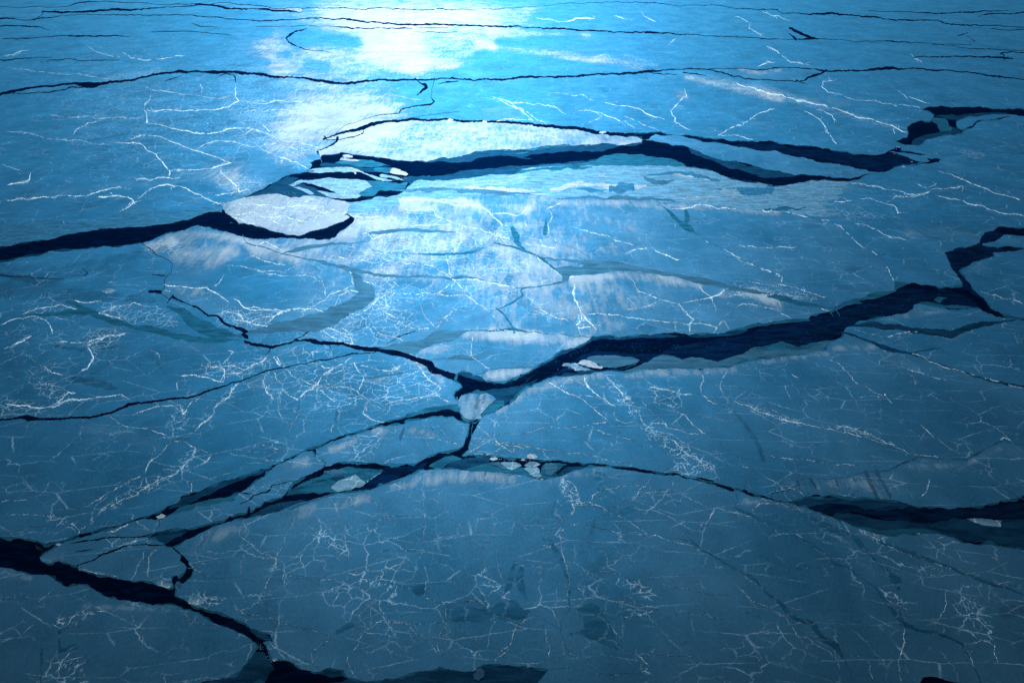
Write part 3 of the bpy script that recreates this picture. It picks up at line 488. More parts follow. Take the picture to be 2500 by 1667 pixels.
# leads that have frozen over: tone, label, outline or line
FROZEN = [
('G', 'narrow grey frozen crack curving below the broad dark left-hand lead', 'line', 'B1 300,740,6 345,722,14 420,708,40 560,680,28 700,658,20 880,655,10 995,640,5'),
('G', 'long thin grey frozen crack running down to the broad grey S-shaped strip', 'line', 'B1 20,655,8 150,685,10 300,740,8 480,778,12 600,802,24 750,838,32 900,878,32 1000,892,22 1150,920,24 1300,930,18 1500,925,20 1560,935,14 1680,945,20 1760,932,22 1880,938,12 2060,975,4 2270,1020,5'),
('G', 'broad grey S-shaped frozen strip winding down left of centre', 'line', 'B1 880,905,44 930,945,72 940,1000,92 1000,1040,112 1010,1080,112 930,1140,130 850,1180,116 760,1225,120 650,1275,150 560,1310,150 450,1320,120 330,1335,90 200,1360,70 100,1375,40 40,1380,20'),
('G', 'thin grey frozen sliver right of the hooked end of the left lead', 'line', 'B1 1020,570,14 1100,568,30 1200,556,32 1300,545,26 1400,545,30 1550,554,26 1650,560,16 1700,562,6'),
('T', 'short dark frozen sliver in the bright floes above centre', 'line', 'B1 1440,740,10 1520,743,18 1600,745,24 1720,743,18 1800,735,28 1870,724,22 1900,715,8'),
('G', 'grey frozen wedge widening above the black central crack', 'poly', 'C1 1085,172 1230,130 1460,98 1530,40 1640,18 1830,28 1750,80 1700,110 1540,140 1440,180 1385,228 1290,205 1200,182'),
('T', 'thin dark frozen crack with a small kink above the middle lead', 'line', 'C1 1820,28,10 1990,30,9 2100,20,18 2190,12,28 2250,25,22 2310,40,8 C2 420,52,5 700,75,5 800,80,6'),
('T', 'jagged little frozen crack dropping to the kinked dark crack', 'line', 'B2 50,1195,10 110,1245,12 150,1300,14 172,1335,16 180,1370,22'),
('T', 'short zigzag frozen crack in the pale floes at the centre', 'line', 'B2 560,975,18 500,990,10 380,1012,8 290,1018,10 250,1025,18 240,1048,14 265,1080,16 215,1105,16 160,1150,14 50,1195,4'),
('G', 'broad grey frozen lead with a long tail right of centre', 'poly', 'B2 505,862 560,850 640,838 720,850 760,838 700,815 720,802 840,793 1000,800 1120,828 1250,858 1450,898 1650,928 1850,965 2050,1022 2300,1082 2050,1048 1850,1012 1650,975 1450,925 1320,902 1200,882 1100,880 950,895 880,905 780,912 700,918 645,930 632,960 570,985 585,925 545,892'),
('T', 'narrow frozen crack curving into the broad grey lead right of centre', 'line', 'B2 40,655,14 120,672,12 200,690,14 300,725,16 360,750,16 420,785,26 480,835,24 520,865,16'),
('G', 'thin pale grey frozen crack above the broad grey lead right of centre', 'line', 'B2 420,770,10 480,778,16 600,790,16 700,800,18 760,806,14'),
('T', 'teal frozen puddles in the bright rubble left of the middle lead', 'line', 'B2 2270,1080,14 B3 250,1085,20 320,1090,44 400,1110,46 470,1135,50 530,1152,36 640,1165,26 760,1185,10'),
('T', 'dark frozen notch with a snowy left edge in the big plain floe', 'line', 'B2 1400,345,6 1440,380,20 1490,430,36 1540,480,36 1590,520,40 1640,545,44 1668,566,10'),
('T', 'dark forked frozen notch beside the snowy left-edged one', 'line', 'B2 1600,400,30 1610,440,36 1600,500,30 1640,545,30'),
('T', 'small dark frozen hole ringed by white ridges above centre', 'line', 'B2 175,540,36 205,590,60 200,640,50 240,680,24 270,705,10'),
('T', 'straight little frozen slot left of the big plain floe', 'line', 'B2 445,470,14 440,520,28 435,565,34'),
('G', 'slim grey frozen crack crossing the ridged floe below the central black crack', 'line', 'C1 970,415,7 1050,411,15 1150,396,17 1270,378,15'),
('G', 'grey spindle-shaped frozen pool right of the black central crack', 'line', 'C1 1530,262,10 1650,265,24 1760,243,50 1845,256,24 1900,262,6'),
('G', 'long faint grey frozen line across the pointed floe above the junction', 'line', 'C1 1880,390,8 1990,350,12 2060,340,11 2200,330,13 2352,330,13 C2 330,326,10 345,324,10'),
('T', 'long teal frozen crack winding through the dim broken floes on the left', 'line', 'B0 560,1140,20 620,1150,36 680,1190,52 780,1235,54 880,1275,46 1000,1310,42 1120,1350,46 1280,1375,50 1400,1400,46 1550,1430,52 1700,1452,40 1850,1452,30 1950,1420,30'),
('T', 'teal frozen side arm pointing left from the winding left-hand crack', 'line', 'B0 240,1245,12 400,1240,30 560,1225,42 700,1218,52'),
('N', 'dark branching frozen crack below the middle lead at right', 'line', 'B3 960,1330,20 1100,1322,42 1200,1345,46 1400,1360,50 1600,1385,52 1760,1400,56 1880,1350,52 2000,1320,38 2160,1300,18 2260,1285,10'),
('N', 'thin dark frozen crack slanting to the right edge', 'line', 'C3 860,40,10 940,60,16 1080,110,18 1200,165,40 1300,195,32 1400,208,12 1600,278,5 1800,345,6 1950,402,10 2100,447,10 2240,468,20 2352,482,16 S 2700,985,6 3020,1050,6'),
('N', 'short frozen cross crack joining two dark cracks at right', 'line', 'C3 1640,172,5 1580,182,8 1500,190,9 1440,207,6'),
('D', 'wiggling grey frozen crack between two big floes at lower right', 'line', 'S 3020,1150,5 2700,1110,5 C3 2352,970,5 2200,922,5 2100,960,9 2010,1010,15 1930,1060,21 1870,1085,15 1750,1080,9 1640,1075,7 1490,1062,7 1440,1085,17 1350,1115,19 1300,1145,12 1230,1175,13 1100,1185,7 1000,1195,7 900,1225,7 700,1240,7 480,1247,7 370,1270,10 330,1310,10 290,1370,8'),
('D', 'short straight dark crack near the right-hand edge', 'line', 'C3 1990,1250,4 2100,1290,9 2200,1330,9 2300,1387,9 2330,1400,9'),
('D', 'long smooth frozen crack sloping through the big lower floe', 'line', 'C3 -20,1335,8 0,1420,10 -30,1470,10 D3 0,120,18 100,165,24 230,240,40 350,290,22 470,345,15 700,480,22 800,570,18 900,600,7 1040,700,5 1150,790,16'),
('D', 'forked frozen crack ending in a dark teardrop at lower right', 'line', 'D3 430,100,6 520,160,26 600,200,42 740,270,52 850,320,42 940,345,32 1000,400,42 1080,480,22 1140,550,14 1200,610,22 1260,660,40 1310,710,70 1320,760,30'),
('D', 'narrow frozen crack slanting to the lower right edge', 'line', 'D3 1180,400,10 1280,430,30 1400,470,40 1550,530,28 1750,600,20 1900,670,26 2030,720,32 2200,765,20 2352,830,15 S 2760,1550,8 3020,1640,8'),
('D', 'faint chain of frozen cracks beading down the bottom right', 'line', 'D2 1560,370,8 1640,390,32 1720,450,14 1860,530,12 2050,640,20 2200,740,24 2330,850,30 D3 400,950,32 480,1010,34 620,1060,52 700,1180,42 810,1250,70 860,1330,20'),
('D', 'dark frozen tongue pointing right at the bottom centre', 'poly', 'D1 1650,935 1850,928 2000,940 2080,885 2200,868 2240,900 2340,955 2300,1010 2150,1045 1850,1052 1690,1035'),
('D', 'small dark frozen leaf-shaped pool at bottom left of centre', 'poly', 'D1 715,1165 740,1120 800,1078 860,1048 905,1072 870,1095 800,1130'),
('D', 'dark triangular frozen patch left of the dark tongue', 'poly', 'D1 1150,722 1260,742 1350,765 1475,735 1465,850 1400,828 1350,785 1260,752'),
('D', 'dark ragged frozen patch below the ridge crossing on the lower floe', 'poly', 'C2 850,1182 900,1180 955,1205 905,1285 880,1345 865,1320 890,1280 838,1270'),
('D', 'dark blotchy frozen patch between ridges on the lower floe', 'poly', 'D2 1060,130 1110,100 1150,95 1190,125 1140,212 1085,180 1040,160'),
('D', 'dim grey frozen channel running down beside the dark tongue', 'line', 'D2 185,570,36 165,640,46 160,700,46 130,770,40 110,800,16'),
('D', 'second dim grey frozen channel running down beside the first', 'line', 'D2 250,610,40 230,680,60 240,760,70 265,820,40 290,860,12'),
('D', 'thin dark frozen crack down the middle of the lower floe', 'line', 'D2 440,372,26 490,390,18 510,440,36 560,520,42 590,600,28 625,680,22 640,760,26 636,880,10'),
('D', 'dark beaded frozen crack from the teardrop to the bottom right', 'line', 'D3 1140,780,16 1200,860,26 1290,960,50 1340,1050,40 1450,1100,22 1600,1140,30 1750,1180,22 1850,1230,14 1900,1320,10 1960,1450,10 2000,1560,12 S 2450,1780,5 2520,1950,6'),
('D', 'thin dark crack joining the teardrop to the beaded crack', 'line', 'D3 1318,750,10 1326,850,6 1325,930,10 1310,970,20'),
('D', 'dark frozen wedge spreading toward the bottom centre', 'poly', 'D2 690,945 760,915 830,888 900,950 970,1050 1000,1140 1100,1290 1000,1262 900,1225 800,1190 740,1150 650,1160 640,1140 760,1100 740,1020'),
('N', 'thin dark crack slanting below the left bank of the left lead', 'line', 'B0 -300,880,20 0,912,16 200,930,12 380,942,8 500,948,4'),
('N', 'short dark crack in the dim floe under the left lead', 'line', 'B0 690,868,4 720,900,14 700,915,8 600,925,4'),
('D', 'dark frozen slit in the bottom left corner floe', 'line', 'D0 345,1270,14 340,1320,24 338,1400,14 335,1546,8'),
('D', 'dark ragged frozen hole in the bottom left rubble', 'line', 'D0 490,1130,26 485,1200,14 500,1290,40 560,1275,50 620,1250,36'),
('T', 'faint teal belt below the left lead at the far left', 'line', 'B0 1390,1180,30 1500,1220,70 1560,1280,100 1660,1340,120 1780,1390,100 1900,1420,70 1960,1430,50'),
('H', 'hazy grey belt frozen along the north side of the left lead', 'poly', 'S -520,610 -200,580 B0 0,500 100,492 240,490 400,492 540,490 650,480 720,474 800,462 920,425 990,400 1050,365 1100,345 1200,352 1280,378 1330,395 1400,397 1500,390 1580,378 1640,366 1700,350 1790,330 1830,350 1820,400 1720,395 1600,440 1470,475 1300,500 1080,520 900,530 700,560 500,595 450,615 250,640 90,675 0,680 S -200,650 -520,750'),
('B', 'streaked pale belt of banded young ice south of the central lead', 'poly', 'B1 1410,135 1620,138 1780,122 1950,100 2100,90 2352,60 B2 200,50 340,30 600,20 800,15 1000,15 1200,20 1400,20 1610,28 1720,45 1900,100 2050,145 2200,165 2352,190 B3 130,150 240,170 330,186 400,178 470,165 550,155 600,137 700,135 800,145 900,147 940,148 925,165 890,178 915,200 850,215 872,240 800,262 862,275 780,300 700,305 790,328 700,352 780,385 850,420 780,432 640,440 560,420 440,400 280,385 0,378 B2 1900,350 1700,338 1470,318 1300,300 1150,298 870,292 700,288 560,298 430,262 240,258 0,248 B1 1830,258 1800,278 1500,287 1300,268 1250,290 1270,345 1100,370 1000,405 900,410 830,408 850,320 930,312 1010,300 1080,268 1240,262 1300,228'),
]

# sheets of new ice lying in the leads: tone, label, outline
SHEETS = [
('N', 'steel blue shelf of new ice under the north edge of the central lead', 'A1 1540,1332 1850,1328 1890,1302 2000,1286 2352,1300 A2 250,1294 330,1270 560,1247 900,1245 1000,1217 1060,1192 1240,1180 1240,1120 400,1150 A1 2100,1180 1760,1220 1450,1290 1240,1300 1300,1322 1480,1334'),
('T', 'lighter teal shelf under the white floe beside the steel blue shelf', 'A1 1740,1282 1800,1262 1880,1248 2100,1232 2352,1242 A2 80,1262 200,1262 320,1240 470,1212 640,1200 830,1190 600,1160 100,1180 A1 1900,1200'),
('T', 'teal new ice sheet on the north side of the island channel', 'E 1265,350 1350,310 1420,290 1560,300 1800,298 1900,330 2000,362 2090,385 1980,378 1900,400 1800,412 1650,405 1560,385 1450,362 1350,352'),
('N', 'dark blue ice strip between the teal sheet and the pale island strip', 'E 1060,370 1080,352 1250,345 1400,356 1500,366 1600,395 1700,415 1830,418 2000,395 2090,412 2140,440 1950,460 1850,470 1700,465 1560,425 1400,408 1200,405 1090,398'),
('W', 'white rim of ice on the top of the teal island sheet', 'E 1350,300 1360,282 1440,278 1560,290 1660,302 1560,312 1420,306'),
('P', 'long pale blue ice strip across the island channel', 'E 870,462 960,425 1060,415 1250,412 1420,400 1500,405 1620,440 1720,490 1830,520 1990,565 2150,590 2060,606 1900,585 1760,520 1650,475 1500,470 1200,474 1000,480'),
('W', 'bright white streak at the east end of the pale island strip', 'E 1440,402 1520,406 1620,442 1700,482 1640,474 1560,448 1470,418'),
('T', 'teal wedge of new ice beside the bright white island corner', 'E 1840,420 1960,408 2100,410 2080,450 2075,480 2000,485 1900,470 1850,462'),
('W', 'bright white pointed island corner south of the wide water', 'E 2065,480 2085,440 2110,412 2170,425 2240,455 2330,500 2300,525 2200,510 2120,498'),
('P', 'pale tapered strip below the bright white island corner', 'E 1920,515 1960,500 2100,525 2190,550 2290,582 2352,590 2300,600 2150,575 2000,555 1930,545'),
('N', 'dark streaked slush filling the west end of the island channel', 'E 250,735 450,590 600,530 760,560 700,600 620,660 800,640 1000,700 1100,760 1220,830 1100,860 900,840 700,830 500,800 300,790 200,815 30,850 120,780'),
('P', 'large pale island floe in the central lead', 'E 610,660 720,605 800,582 1000,578 1400,570 1600,575 1740,600 1760,625 1820,685 1700,740 1620,790 1660,815 1600,850 1450,855 1300,848 1180,828 1080,770 1020,738 1100,745 1200,770 1300,770 1200,725 1050,680 950,640 900,640 840,620 740,650 680,680'),
('P', 'slim pale splinter of ice beside the large pale island', 'E 680,690 760,685 900,725 980,790 930,800 850,760 760,720'),
('T', 'teal new ice south-east of the large pale island', 'E 1625,785 1700,735 1820,685 1760,620 1740,600 1900,600 2050,618 2200,640 2352,600 A1 1500,1440 1560,1470 1400,1540 1330,1500 1300,1560 1100,1562 E 1850,810 1700,825 1650,815'),
('N', 'dark blue slush along the south edge of the central lead', 'A1 1330,1500 1280,1470 1450,1440 1700,1430 1760,1402 1900,1392 2100,1372 2352,1356 A2 150,1387 300,1367 500,1347 700,1322 880,1302 980,1274 1080,1262 1000,1300 700,1345 560,1345 A2 300,1400 200,1450 80,1480 A1 2000,1460 1800,1480 1600,1510 1450,1500'),
('T', 'teal ice tongue on the south side of the central lead at its right', 'A2 200,1450 290,1385 430,1355 560,1345 700,1345 850,1320 930,1275 1000,1264 1080,1260 1170,1270 1300,1285 1480,1305 1560,1335 1610,1378 1500,1400 1200,1420 800,1410 400,1440'),
('N', 'steel blue shelf below the pointed lens-shaped floe', 'A2 1640,1262 1820,1318 1960,1388 2150,1430 2240,1460 2352,1460 A3 140,1438 200,1458 300,1462 470,1450 470,1425 350,1395 0,1330 A2 2100,1330 1900,1300 1780,1265 1650,1215 1600,1200'),
('K', 'very dark thin ice filling the right-hand lead', 'A2 2000,1190 2352,1180 A3 330,1195 600,1230 900,1260 1060,1290 1200,1290 1300,1250 1560,1300 1450,1340 1250,1390 1175,1400 900,1350 620,1295 380,1262 150,1225 0,1200'),
('T', 'teal sliver where the right-hand lead meets the lens-shaped floe', 'A3 100,1222 150,1236 240,1241 380,1275 500,1312 620,1345 760,1372 900,1398 1000,1412 900,1410 700,1375 500,1325 380,1290 240,1258 140,1242'),
('P', 'pale splinter of ice at the east end of the right-hand lead', 'Q 420,770 560,780 700,810 850,835 900,870 800,860 620,820 480,795'),
('P', 'ragged pale ice bridge below the side pocket of the far right lead', 'Q 500,650 620,670 700,690 830,705 900,740 950,780 860,790 760,770 640,745 520,700'),
('N', 'grey-blue shelf inside the far right lead', 'A3 1590,1000 1640,1020 1668,1078 1560,1103 1450,1143 1415,1195 1500,1205 1560,1152 1650,1128 1845,1106 1860,1072 1805,1050 1790,985 1720,980 1610,950 1750,940 2000,928 2250,940 2260,960 2000,960 1850,1000 1960,1000 1850,1085'),
('T', 'tilted teal plate of ice between the two right-hand pockets', 'A3 1592,990 1620,965 1700,972 1725,990 1735,1030 1765,1055 1750,1080 1665,1082 1645,1025'),
('N', 'dark blue rim of thin ice south of the left lead', 'S -520,880 -200,775 B0 0,790 90,780 200,755 370,725 400,715 600,702 750,688 1000,672 1170,645 1300,620 1200,680 1000,720 700,740 400,760 200,800 0,850 S -200,830 -520,930'),
('K', 'narrow dark rim of thin ice on the north bank of the left lead', 'S -200,660 B0 0,660 170,640 250,622 450,597 700,540 900,510 1080,500 1300,482 1450,462 1300,500 1080,518 900,530 700,560 500,590 450,612 250,640 90,672 S -200,670'),
('K', 'dark slush sheet spread through the middle lead', 'C2 0,560 200,500 400,440 600,330 760,215 850,190 1000,200 1200,215 1400,210 1500,150 1800,110 2100,60 B3 200,1340 500,1310 760,1240 1000,1140 1290,1080 1320,1020 1700,1020 1720,1040 1820,1070 1950,1140 1980,1190 1900,1190 1560,1160 1450,1160 1430,1210 1200,1270 1000,1290 B3 850,1400 C3 700,120 500,190 0,260 C2 1700,300 1300,290 1000,300 700,330 500,400 300,490 100,640 C1 2016,600 1950,540'),
('K', 'dark slush in the upper right arm of the middle lead', 'B3 1690,738 1750,712 1830,682 1930,668 2010,600 2060,560 2140,550 2180,592 2120,640 2010,670 2120,690 2290,690 2352,690 2352,710 2100,735 2110,765 1900,845 1840,885 1880,970 2000,1095 2050,1150 1950,1080 1850,1020 1810,930'),
('N', 'steel blue shelf along the north bank of the middle lead', 'C2 430,285 520,222 580,188 700,158 790,112 820,76 930,66 1050,85 1200,60 1400,52 1620,68 1750,50 1980,15 2100,-20 2100,20 1900,70 1750,80 1500,78 1300,85 1050,100 900,92 830,105 760,150 650,190 560,225 480,275 400,320 250,405 100,445 0,440 C1 1900,400 1960,430 2120,445 2230,410 2352,345'),
('T', 'teal shelf pieces along the north bank near the right bend', 'B3 104,1320 250,1305 300,1288 440,1276 580,1273 600,1290 450,1300 300,1315 120,1345 0,1360 -100,1380 -100,1350'),
('T', 'teal shelf below the big plain floe at the right bend', 'B3 780,1160 880,1115 1000,1105 1100,1058 1290,1042 1290,990 1285,965 1400,985 1320,1020 1300,1050 1200,1085 1120,1110 1000,1125 1030,1145 900,1160 830,1195 760,1230 770,1190'),
('T', 'teal shelf under the point south of the middle lead', 'B3 1490,1145 1560,1165 1700,1185 1850,1195 1930,1180 1700,1165 1600,1140 1560,1130 1500,1135'),
('T', 'loose teal plate near the dark bend of the middle lead', 'B3 1610,1120 1650,1088 1720,1098 1680,1120 1660,1145'),
('G', 'banded grey shelf along the south bank of the middle lead', 'C2 1050,372 1120,345 1200,315 1280,285 1330,245 1420,225 1500,232 1560,262 1700,245 1790,265 1850,280 1950,245 2100,190 C3 140,160 250,148 370,112 450,140 500,155 560,145 660,120 740,105 800,100 760,135 740,195 560,225 390,245 200,270 0,315 C2 1930,345 1750,345 1640,345 1400,350 1100,385'),
('T', 'teal outer rim of the banded grey shelf', 'C3 130,175 160,160 250,145 370,115 410,130 440,150 500,155 560,140 660,125 700,135 560,175 400,180 250,185'),
('N', 'dark sliver between the white plates and the banded grey shelf', 'C2 580,300 700,290 800,335 850,355 920,350 1050,345 1180,310 1210,270 1100,330 1000,362 850,372 700,395 520,412 600,370 720,372'),
('G', 'teardrop grey plate of ice in the mouth of the middle lead', 'C2 775,255 800,238 870,228 1000,228 1100,240 1180,250 1215,265 1170,295 1080,318 960,328 915,325 880,300 820,275'),
('N', 'dark slush shelf by the junction of the two central leads', 'C1 1800,545 1960,520 2100,500 2260,470 2352,400 C2 200,490 330,440 380,420 300,490 200,560 100,640 0,690 C1 1990,700 2040,600 2020,550'),
('T', 'teal plate closing the narrow channel right of the rounded floe', 'C1 1920,730 1945,700 1985,645 2055,595 2120,600 2120,640 2060,680 1990,720 1940,750'),
('N', 'steel blue shelf on the west side of the junction', 'C1 1735,372 1790,350 1900,395 1970,435 2060,445 2040,465 1900,435 1800,405'),
('T', 'teal plate on the north side of the crescent lead', 'C1 1300,738 1340,705 1420,683 1500,655 1600,645 1745,628 1768,655 1755,695 1720,690 1680,672 1620,672 1560,690 1480,700 1420,712 1380,725'),
('N', 'dark blue slush beside the blade-shaped lead on the left', 'C0 1440,1430 1500,1388 1650,1343 1800,1268 1960,1220 2100,1175 2220,1150 2150,1195 2000,1245 1850,1300 1720,1370 1600,1420 1480,1470 1380,1490'),
('T', 'mid blue ice band between the paired leads on the left', 'C0 1400,1530 1540,1450 1700,1415 1850,1395 1960,1360 2060,1312 1960,1385 1915,1412 1880,1420 1750,1450 1600,1490 1480,1540 1400,1560'),
('T', 'large teal sheet filling the long lower left lead', 'C1 390,1320 450,1280 600,1225 700,1180 830,1140 900,1150 1050,1160 1140,1165 1100,1200 1020,1240 960,1290 880,1320 780,1345 720,1350 600,1365 560,1350 460,1360 330,1375 350,1340'),
('N', 'dark streak of thin ice across the large teal sheet', 'C1 380,1345 480,1300 600,1265 680,1245 740,1260 820,1235 800,1215 720,1225 600,1250 500,1290 420,1320'),
('P', 'pale streak on the eastern half of the large teal sheet', 'C1 700,1310 760,1255 860,1225 900,1200 940,1240 990,1275 1000,1250 1110,1190 1060,1225 1000,1265 960,1300 880,1330 760,1345'),
('G', 'grey oval plate stranded in the long lower left lead', 'C1 640,1175 720,1160 800,1165 830,1185 780,1200 700,1205 640,1195'),
('N', 'dark blue slush at the south of the long lower left lead', 'C1 20,1546 150,1480 300,1430 450,1410 500,1420 600,1400 720,1362 600,1440 450,1475 250,1520 150,1560'),
('G', 'grey rim of ice along the south bank of the long lower left lead', 'C1 1180,1265 1250,1240 1350,1210 1420,1185 1500,1165 1600,1158 1760,1168 1700,1180 1500,1210 1400,1245 1300,1270 1200,1290 1020,1335 900,1355 600,1440 400,1490 200,1540 100,1560 400,1450 620,1390 850,1345 1000,1330 1040,1310'),
('K', 'dark thin ice in the throat of the long lower left lead', 'C1 860,1330 900,1310 1000,1290 1010,1250 1100,1220 1140,1150 1300,1140 1400,1130 1500,1095 1450,1160 1300,1200 1200,1260 1100,1290 1020,1330 900,1345'),
('T', 'teal plates wedged below the short black crack at the crossing', 'C1 1500,1140 1560,1095 1640,1055 1700,1045 1740,1060 1780,1075 1700,1100 1620,1150 1560,1160'),
('N', 'dark blue thin ice right of the crossing below centre', 'C1 1610,1155 1680,1105 1780,1080 1900,1060 2000,1055 2000,1100 1900,1130 1800,1165 1700,1160'),
('T', 'teal bank of ice under the small broken floes below centre', 'C1 1790,1165 1900,1130 2000,1105 2100,1110 2200,1140 2300,1150 C2 260,1160 400,1190 420,1130 560,1110 620,1120 540,1180 500,1215 560,1225 440,1255 330,1240 200,1215 0,1195 C1 1900,1185'),
('N', 'dark sheet of thin ice south of the narrow lead below centre', 'C2 520,1225 560,1185 620,1140 700,1135 850,1142 760,1165 640,1195 560,1230'),
('N', 'teal rim hugging the narrow lead at lower right', 'C2 1130,1175 1250,1192 1400,1215 1550,1250 1700,1285 1900,1325 1960,1350 1800,1330 1640,1310 1540,1275 1400,1225'),
('T', 'jumbled teal plates where the lower right lead begins', 'C2 1850,1275 2000,1265 2200,1250 2352,1255 C3 370,1262 330,1300 380,1320 540,1340 560,1375 480,1412 420,1430 260,1390 150,1345 80,1325 0,1318 C2 1990,1312'),
('N', 'smooth dark sheet below the streaked floe at lower right', 'C3 480,1415 560,1390 660,1380 700,1387 860,1387 1100,1402 1250,1412 1400,1452 1480,1470 1400,1490 1200,1510 1050,1490 900,1450 720,1440 640,1460 560,1480 440,1440'),
('K', 'dark thin ice along the middle of the lower right lead', 'D3 580,105 700,80 900,85 1100,130 1250,125 1450,90 1700,110 1900,115 2100,100 2352,60 S 2760,1200 3020,1190 3020,1290 2760,1290 D3 2352,195 2100,215 1900,190 1750,200 1600,235 1400,225 1200,205 1000,150 800,165 700,160'),
('N', 'large dark plate on the south side of the lower right lead', 'D3 770,180 800,155 900,150 1000,165 1150,205 1300,215 1500,235 1600,235 1720,215 1780,190 1900,200 2050,215 2352,200 S 2760,1290 3020,1300 3020,1380 2760,1350 D3 2352,460 2050,405 1800,365 1680,325 1500,310 1350,310 1250,335 1100,305 1000,280 900,235'),
('T', 'grey ribbon under the large dark plate at lower right', 'D3 900,240 1000,262 1150,290 1300,290 1500,275 1640,300 1680,330 1550,330 1350,335 1300,355 1200,350 1050,310 960,280'),
('P', 'pale trapezoid floe at the right end of the lower right lead', 'D3 1880,200 2000,195 2170,215 2160,265 2050,255 1950,230'),
('N', 'wrinkled dark plate beside the bottom left lead', 'D0 2050,1105 2090,1085 2140,1115 2225,1175 2238,1200 2180,1205 2110,1170'),
('N', 'layered dark plates of thin ice at the bottom left', 'D0 1650,1546 1760,1520 1890,1498 1975,1440 2070,1330 2075,1290 2160,1290 2210,1370 2255,1430 2200,1480 2170,1546 S 640,1720 500,1720'),
('N', 'dark smooth thin ice at the bottom centre edge', 'D1 880,1500 1100,1520 1300,1480 1440,1445 1590,1405 1690,1438 1800,1452 1900,1420 1950,1390 2200,1405 D2 470,1440 400,1546 S 1280,1980 700,1980 800,1667'),
('N', 'grey patch of thin ice beside the bottom black lead', 'D1 560,1455 640,1425 740,1425 830,1450 850,1505 720,1500 620,1480'),
('N', 'dark shelf under the black lead at bottom left', 'D0 380,660 460,665 470,715 560,765 640,740 600,760 540,790 430,720 330,690'),
('N', 'steel blue rim west of the bottom left point', 'D0 340,505 420,455 500,420 470,450 400,480 350,520'),
('N', 'dark slush between the twin leads at lower left', 'D0 1180,345 1300,325 1400,290 1500,285 1540,300 1480,345 1430,360 1380,395 1330,408 1260,375'),
('T', 'pale teal bank along the twin leads at lower left', 'D0 1560,360 1640,320 1740,275 1900,230 2020,195 2090,180 2000,215 1850,240 1760,280 1660,330 1600,370'),
]

# small loose floes
PIECES = [
('small white floe alone in the dark head of the central lead', 'E 1388,235 1420,226 1480,224 1540,248 1530,268 1480,272 1420,258'),
('tiny white chip in the narrow channel of the island group', 'E 1545,480 1575,475 1592,495 1570,508'),
('thin white splinter under the small white floe', 'E 1360,272 1400,262 1460,270 1420,278'),
('white block bridging the thin crescent crack above the bright floe', 'A1 1655,985 1680,975 1705,985 1690,1000 1665,998'),
('white block stuck in the crescent crack right of the first block', 'A1 1940,1000 1950,990 1978,995 1975,1010 1950,1012'),
('white block where the crescent crack reaches the lens-shaped floe', 'A2 880,1092 905,1078 935,1078 940,1092 910,1100'),
('small teal chip at the sharp bend of the left lead', 'B0 1880,486 1895,483 1912,486 1898,491'),
('bright white plate afloat at the mouth of the middle lead', 'C2 700,298 735,270 790,270 850,290 915,328 900,338 840,332 780,318 740,308'),
('pale plate left of the bright white plate at the lead mouth', 'C2 578,310 620,292 680,290 730,318 825,352 760,358 660,335 590,320'),
('four-sided pale floe, left of three below the central crossing', 'F 570,545 640,530 860,540 930,570 970,600 880,655 780,690 680,650 600,590'),
('pale floe touching the black lead, middle of three below the crossing', 'F 1010,600 1080,555 1110,530 1200,530 1330,575 1230,625 1100,640 1040,620'),
('streaked pale floe, lowest of three below the crossing', 'F 1015,670 1060,640 1220,630 1280,645 1310,720 1360,800 1300,835 1200,825 1130,780 1090,720'),
('grey broken floe right of the three pale floes below the crossing', 'F 1400,610 1430,555 1560,560 1650,590 1665,660 1590,730 1540,805 1460,795 1410,770 1430,720 1395,660'),
('grey ragged slab left of the three pale floes below the crossing', 'F 420,560 520,530 590,600 680,660 640,680 560,650 440,600'),
('rounded frosty white floe at the edge of the narrow lead below centre', 'F 1060,435 1085,400 1150,380 1220,385 1265,430 1270,460 1180,480 1090,468'),
('small oval white floe in the black water at the crossing', 'F 352,485 370,462 420,455 480,452 518,470 490,495 400,508'),
('small teal chip among the floes below the crossing', 'F 660,470 700,462 740,475 700,488'),
('little pale chip beside the small teal chip', 'F 780,480 820,465 870,490 850,505 800,500'),
('pale green sliver on the narrow lead below centre', 'F 1320,515 1380,498 1480,502 1490,520 1400,528 1330,532'),
('small angular chip under the frosty rounded floe', 'F 955,490 1000,478 1040,490 1030,510 970,512'),
('slim teal chip curving at the right of the broken floes', 'F 1570,830 1590,790 1640,760 1665,765 1620,810 1590,835'),
('pale oval floe on the dim ice left of the zigzag crack', 'B0 832,1048 870,1030 910,1025 978,1042 930,1058 880,1066'),
('tiny pale oval floe above the larger pale oval', 'B0 890,972 912,966 940,972 925,984 900,984'),
('small pale floe at the corner of the bottom left island', 'D0 1275,722 1320,715 1410,735 1415,755 1385,772 1330,760 1290,745'),
('small oval floe between the paired leads at left', 'D0 1280,185 1320,160 1360,172 1340,198 1300,205'),
('tiny round chip afloat in the upper of the paired leads at left', 'D0 458,412 478,402 505,412 490,425 470,424'),
('small pale fragment in the neck of the bottom left lead', 'D0 1540,880 1600,862 1680,872 1670,900 1600,915 1560,905'),
('small pale chip at the black pool near the bottom', 'D0 2230,1355 2262,1345 2280,1362 2250,1372'),
('little grey floe caught below the hooked neck at bottom left', 'D0 1445,720 1470,712 1490,740 1478,770 1455,750'),
('white jagged chip on the pale belt, below the streaks', 'B2 1830,235 1900,205 1980,210 2030,225 2075,275 2000,285 1940,292 1890,260'),
('small white bar lying on the pale belt', 'B2 870,95 930,92 1000,112 930,118 880,112'),
('bright pale chip on the belt by the far right lead', 'Q 590,985 630,975 650,990 610,1000'),
('small pale chip in the dark slush of the right-hand lead', 'Q 715,905 750,912 760,922 730,922'),
('round grey floe beside the dark ice at the bottom edge', 'D1 1865,1475 1890,1430 1930,1420 1955,1450 1950,1500 1915,1530 1880,1520'),
]

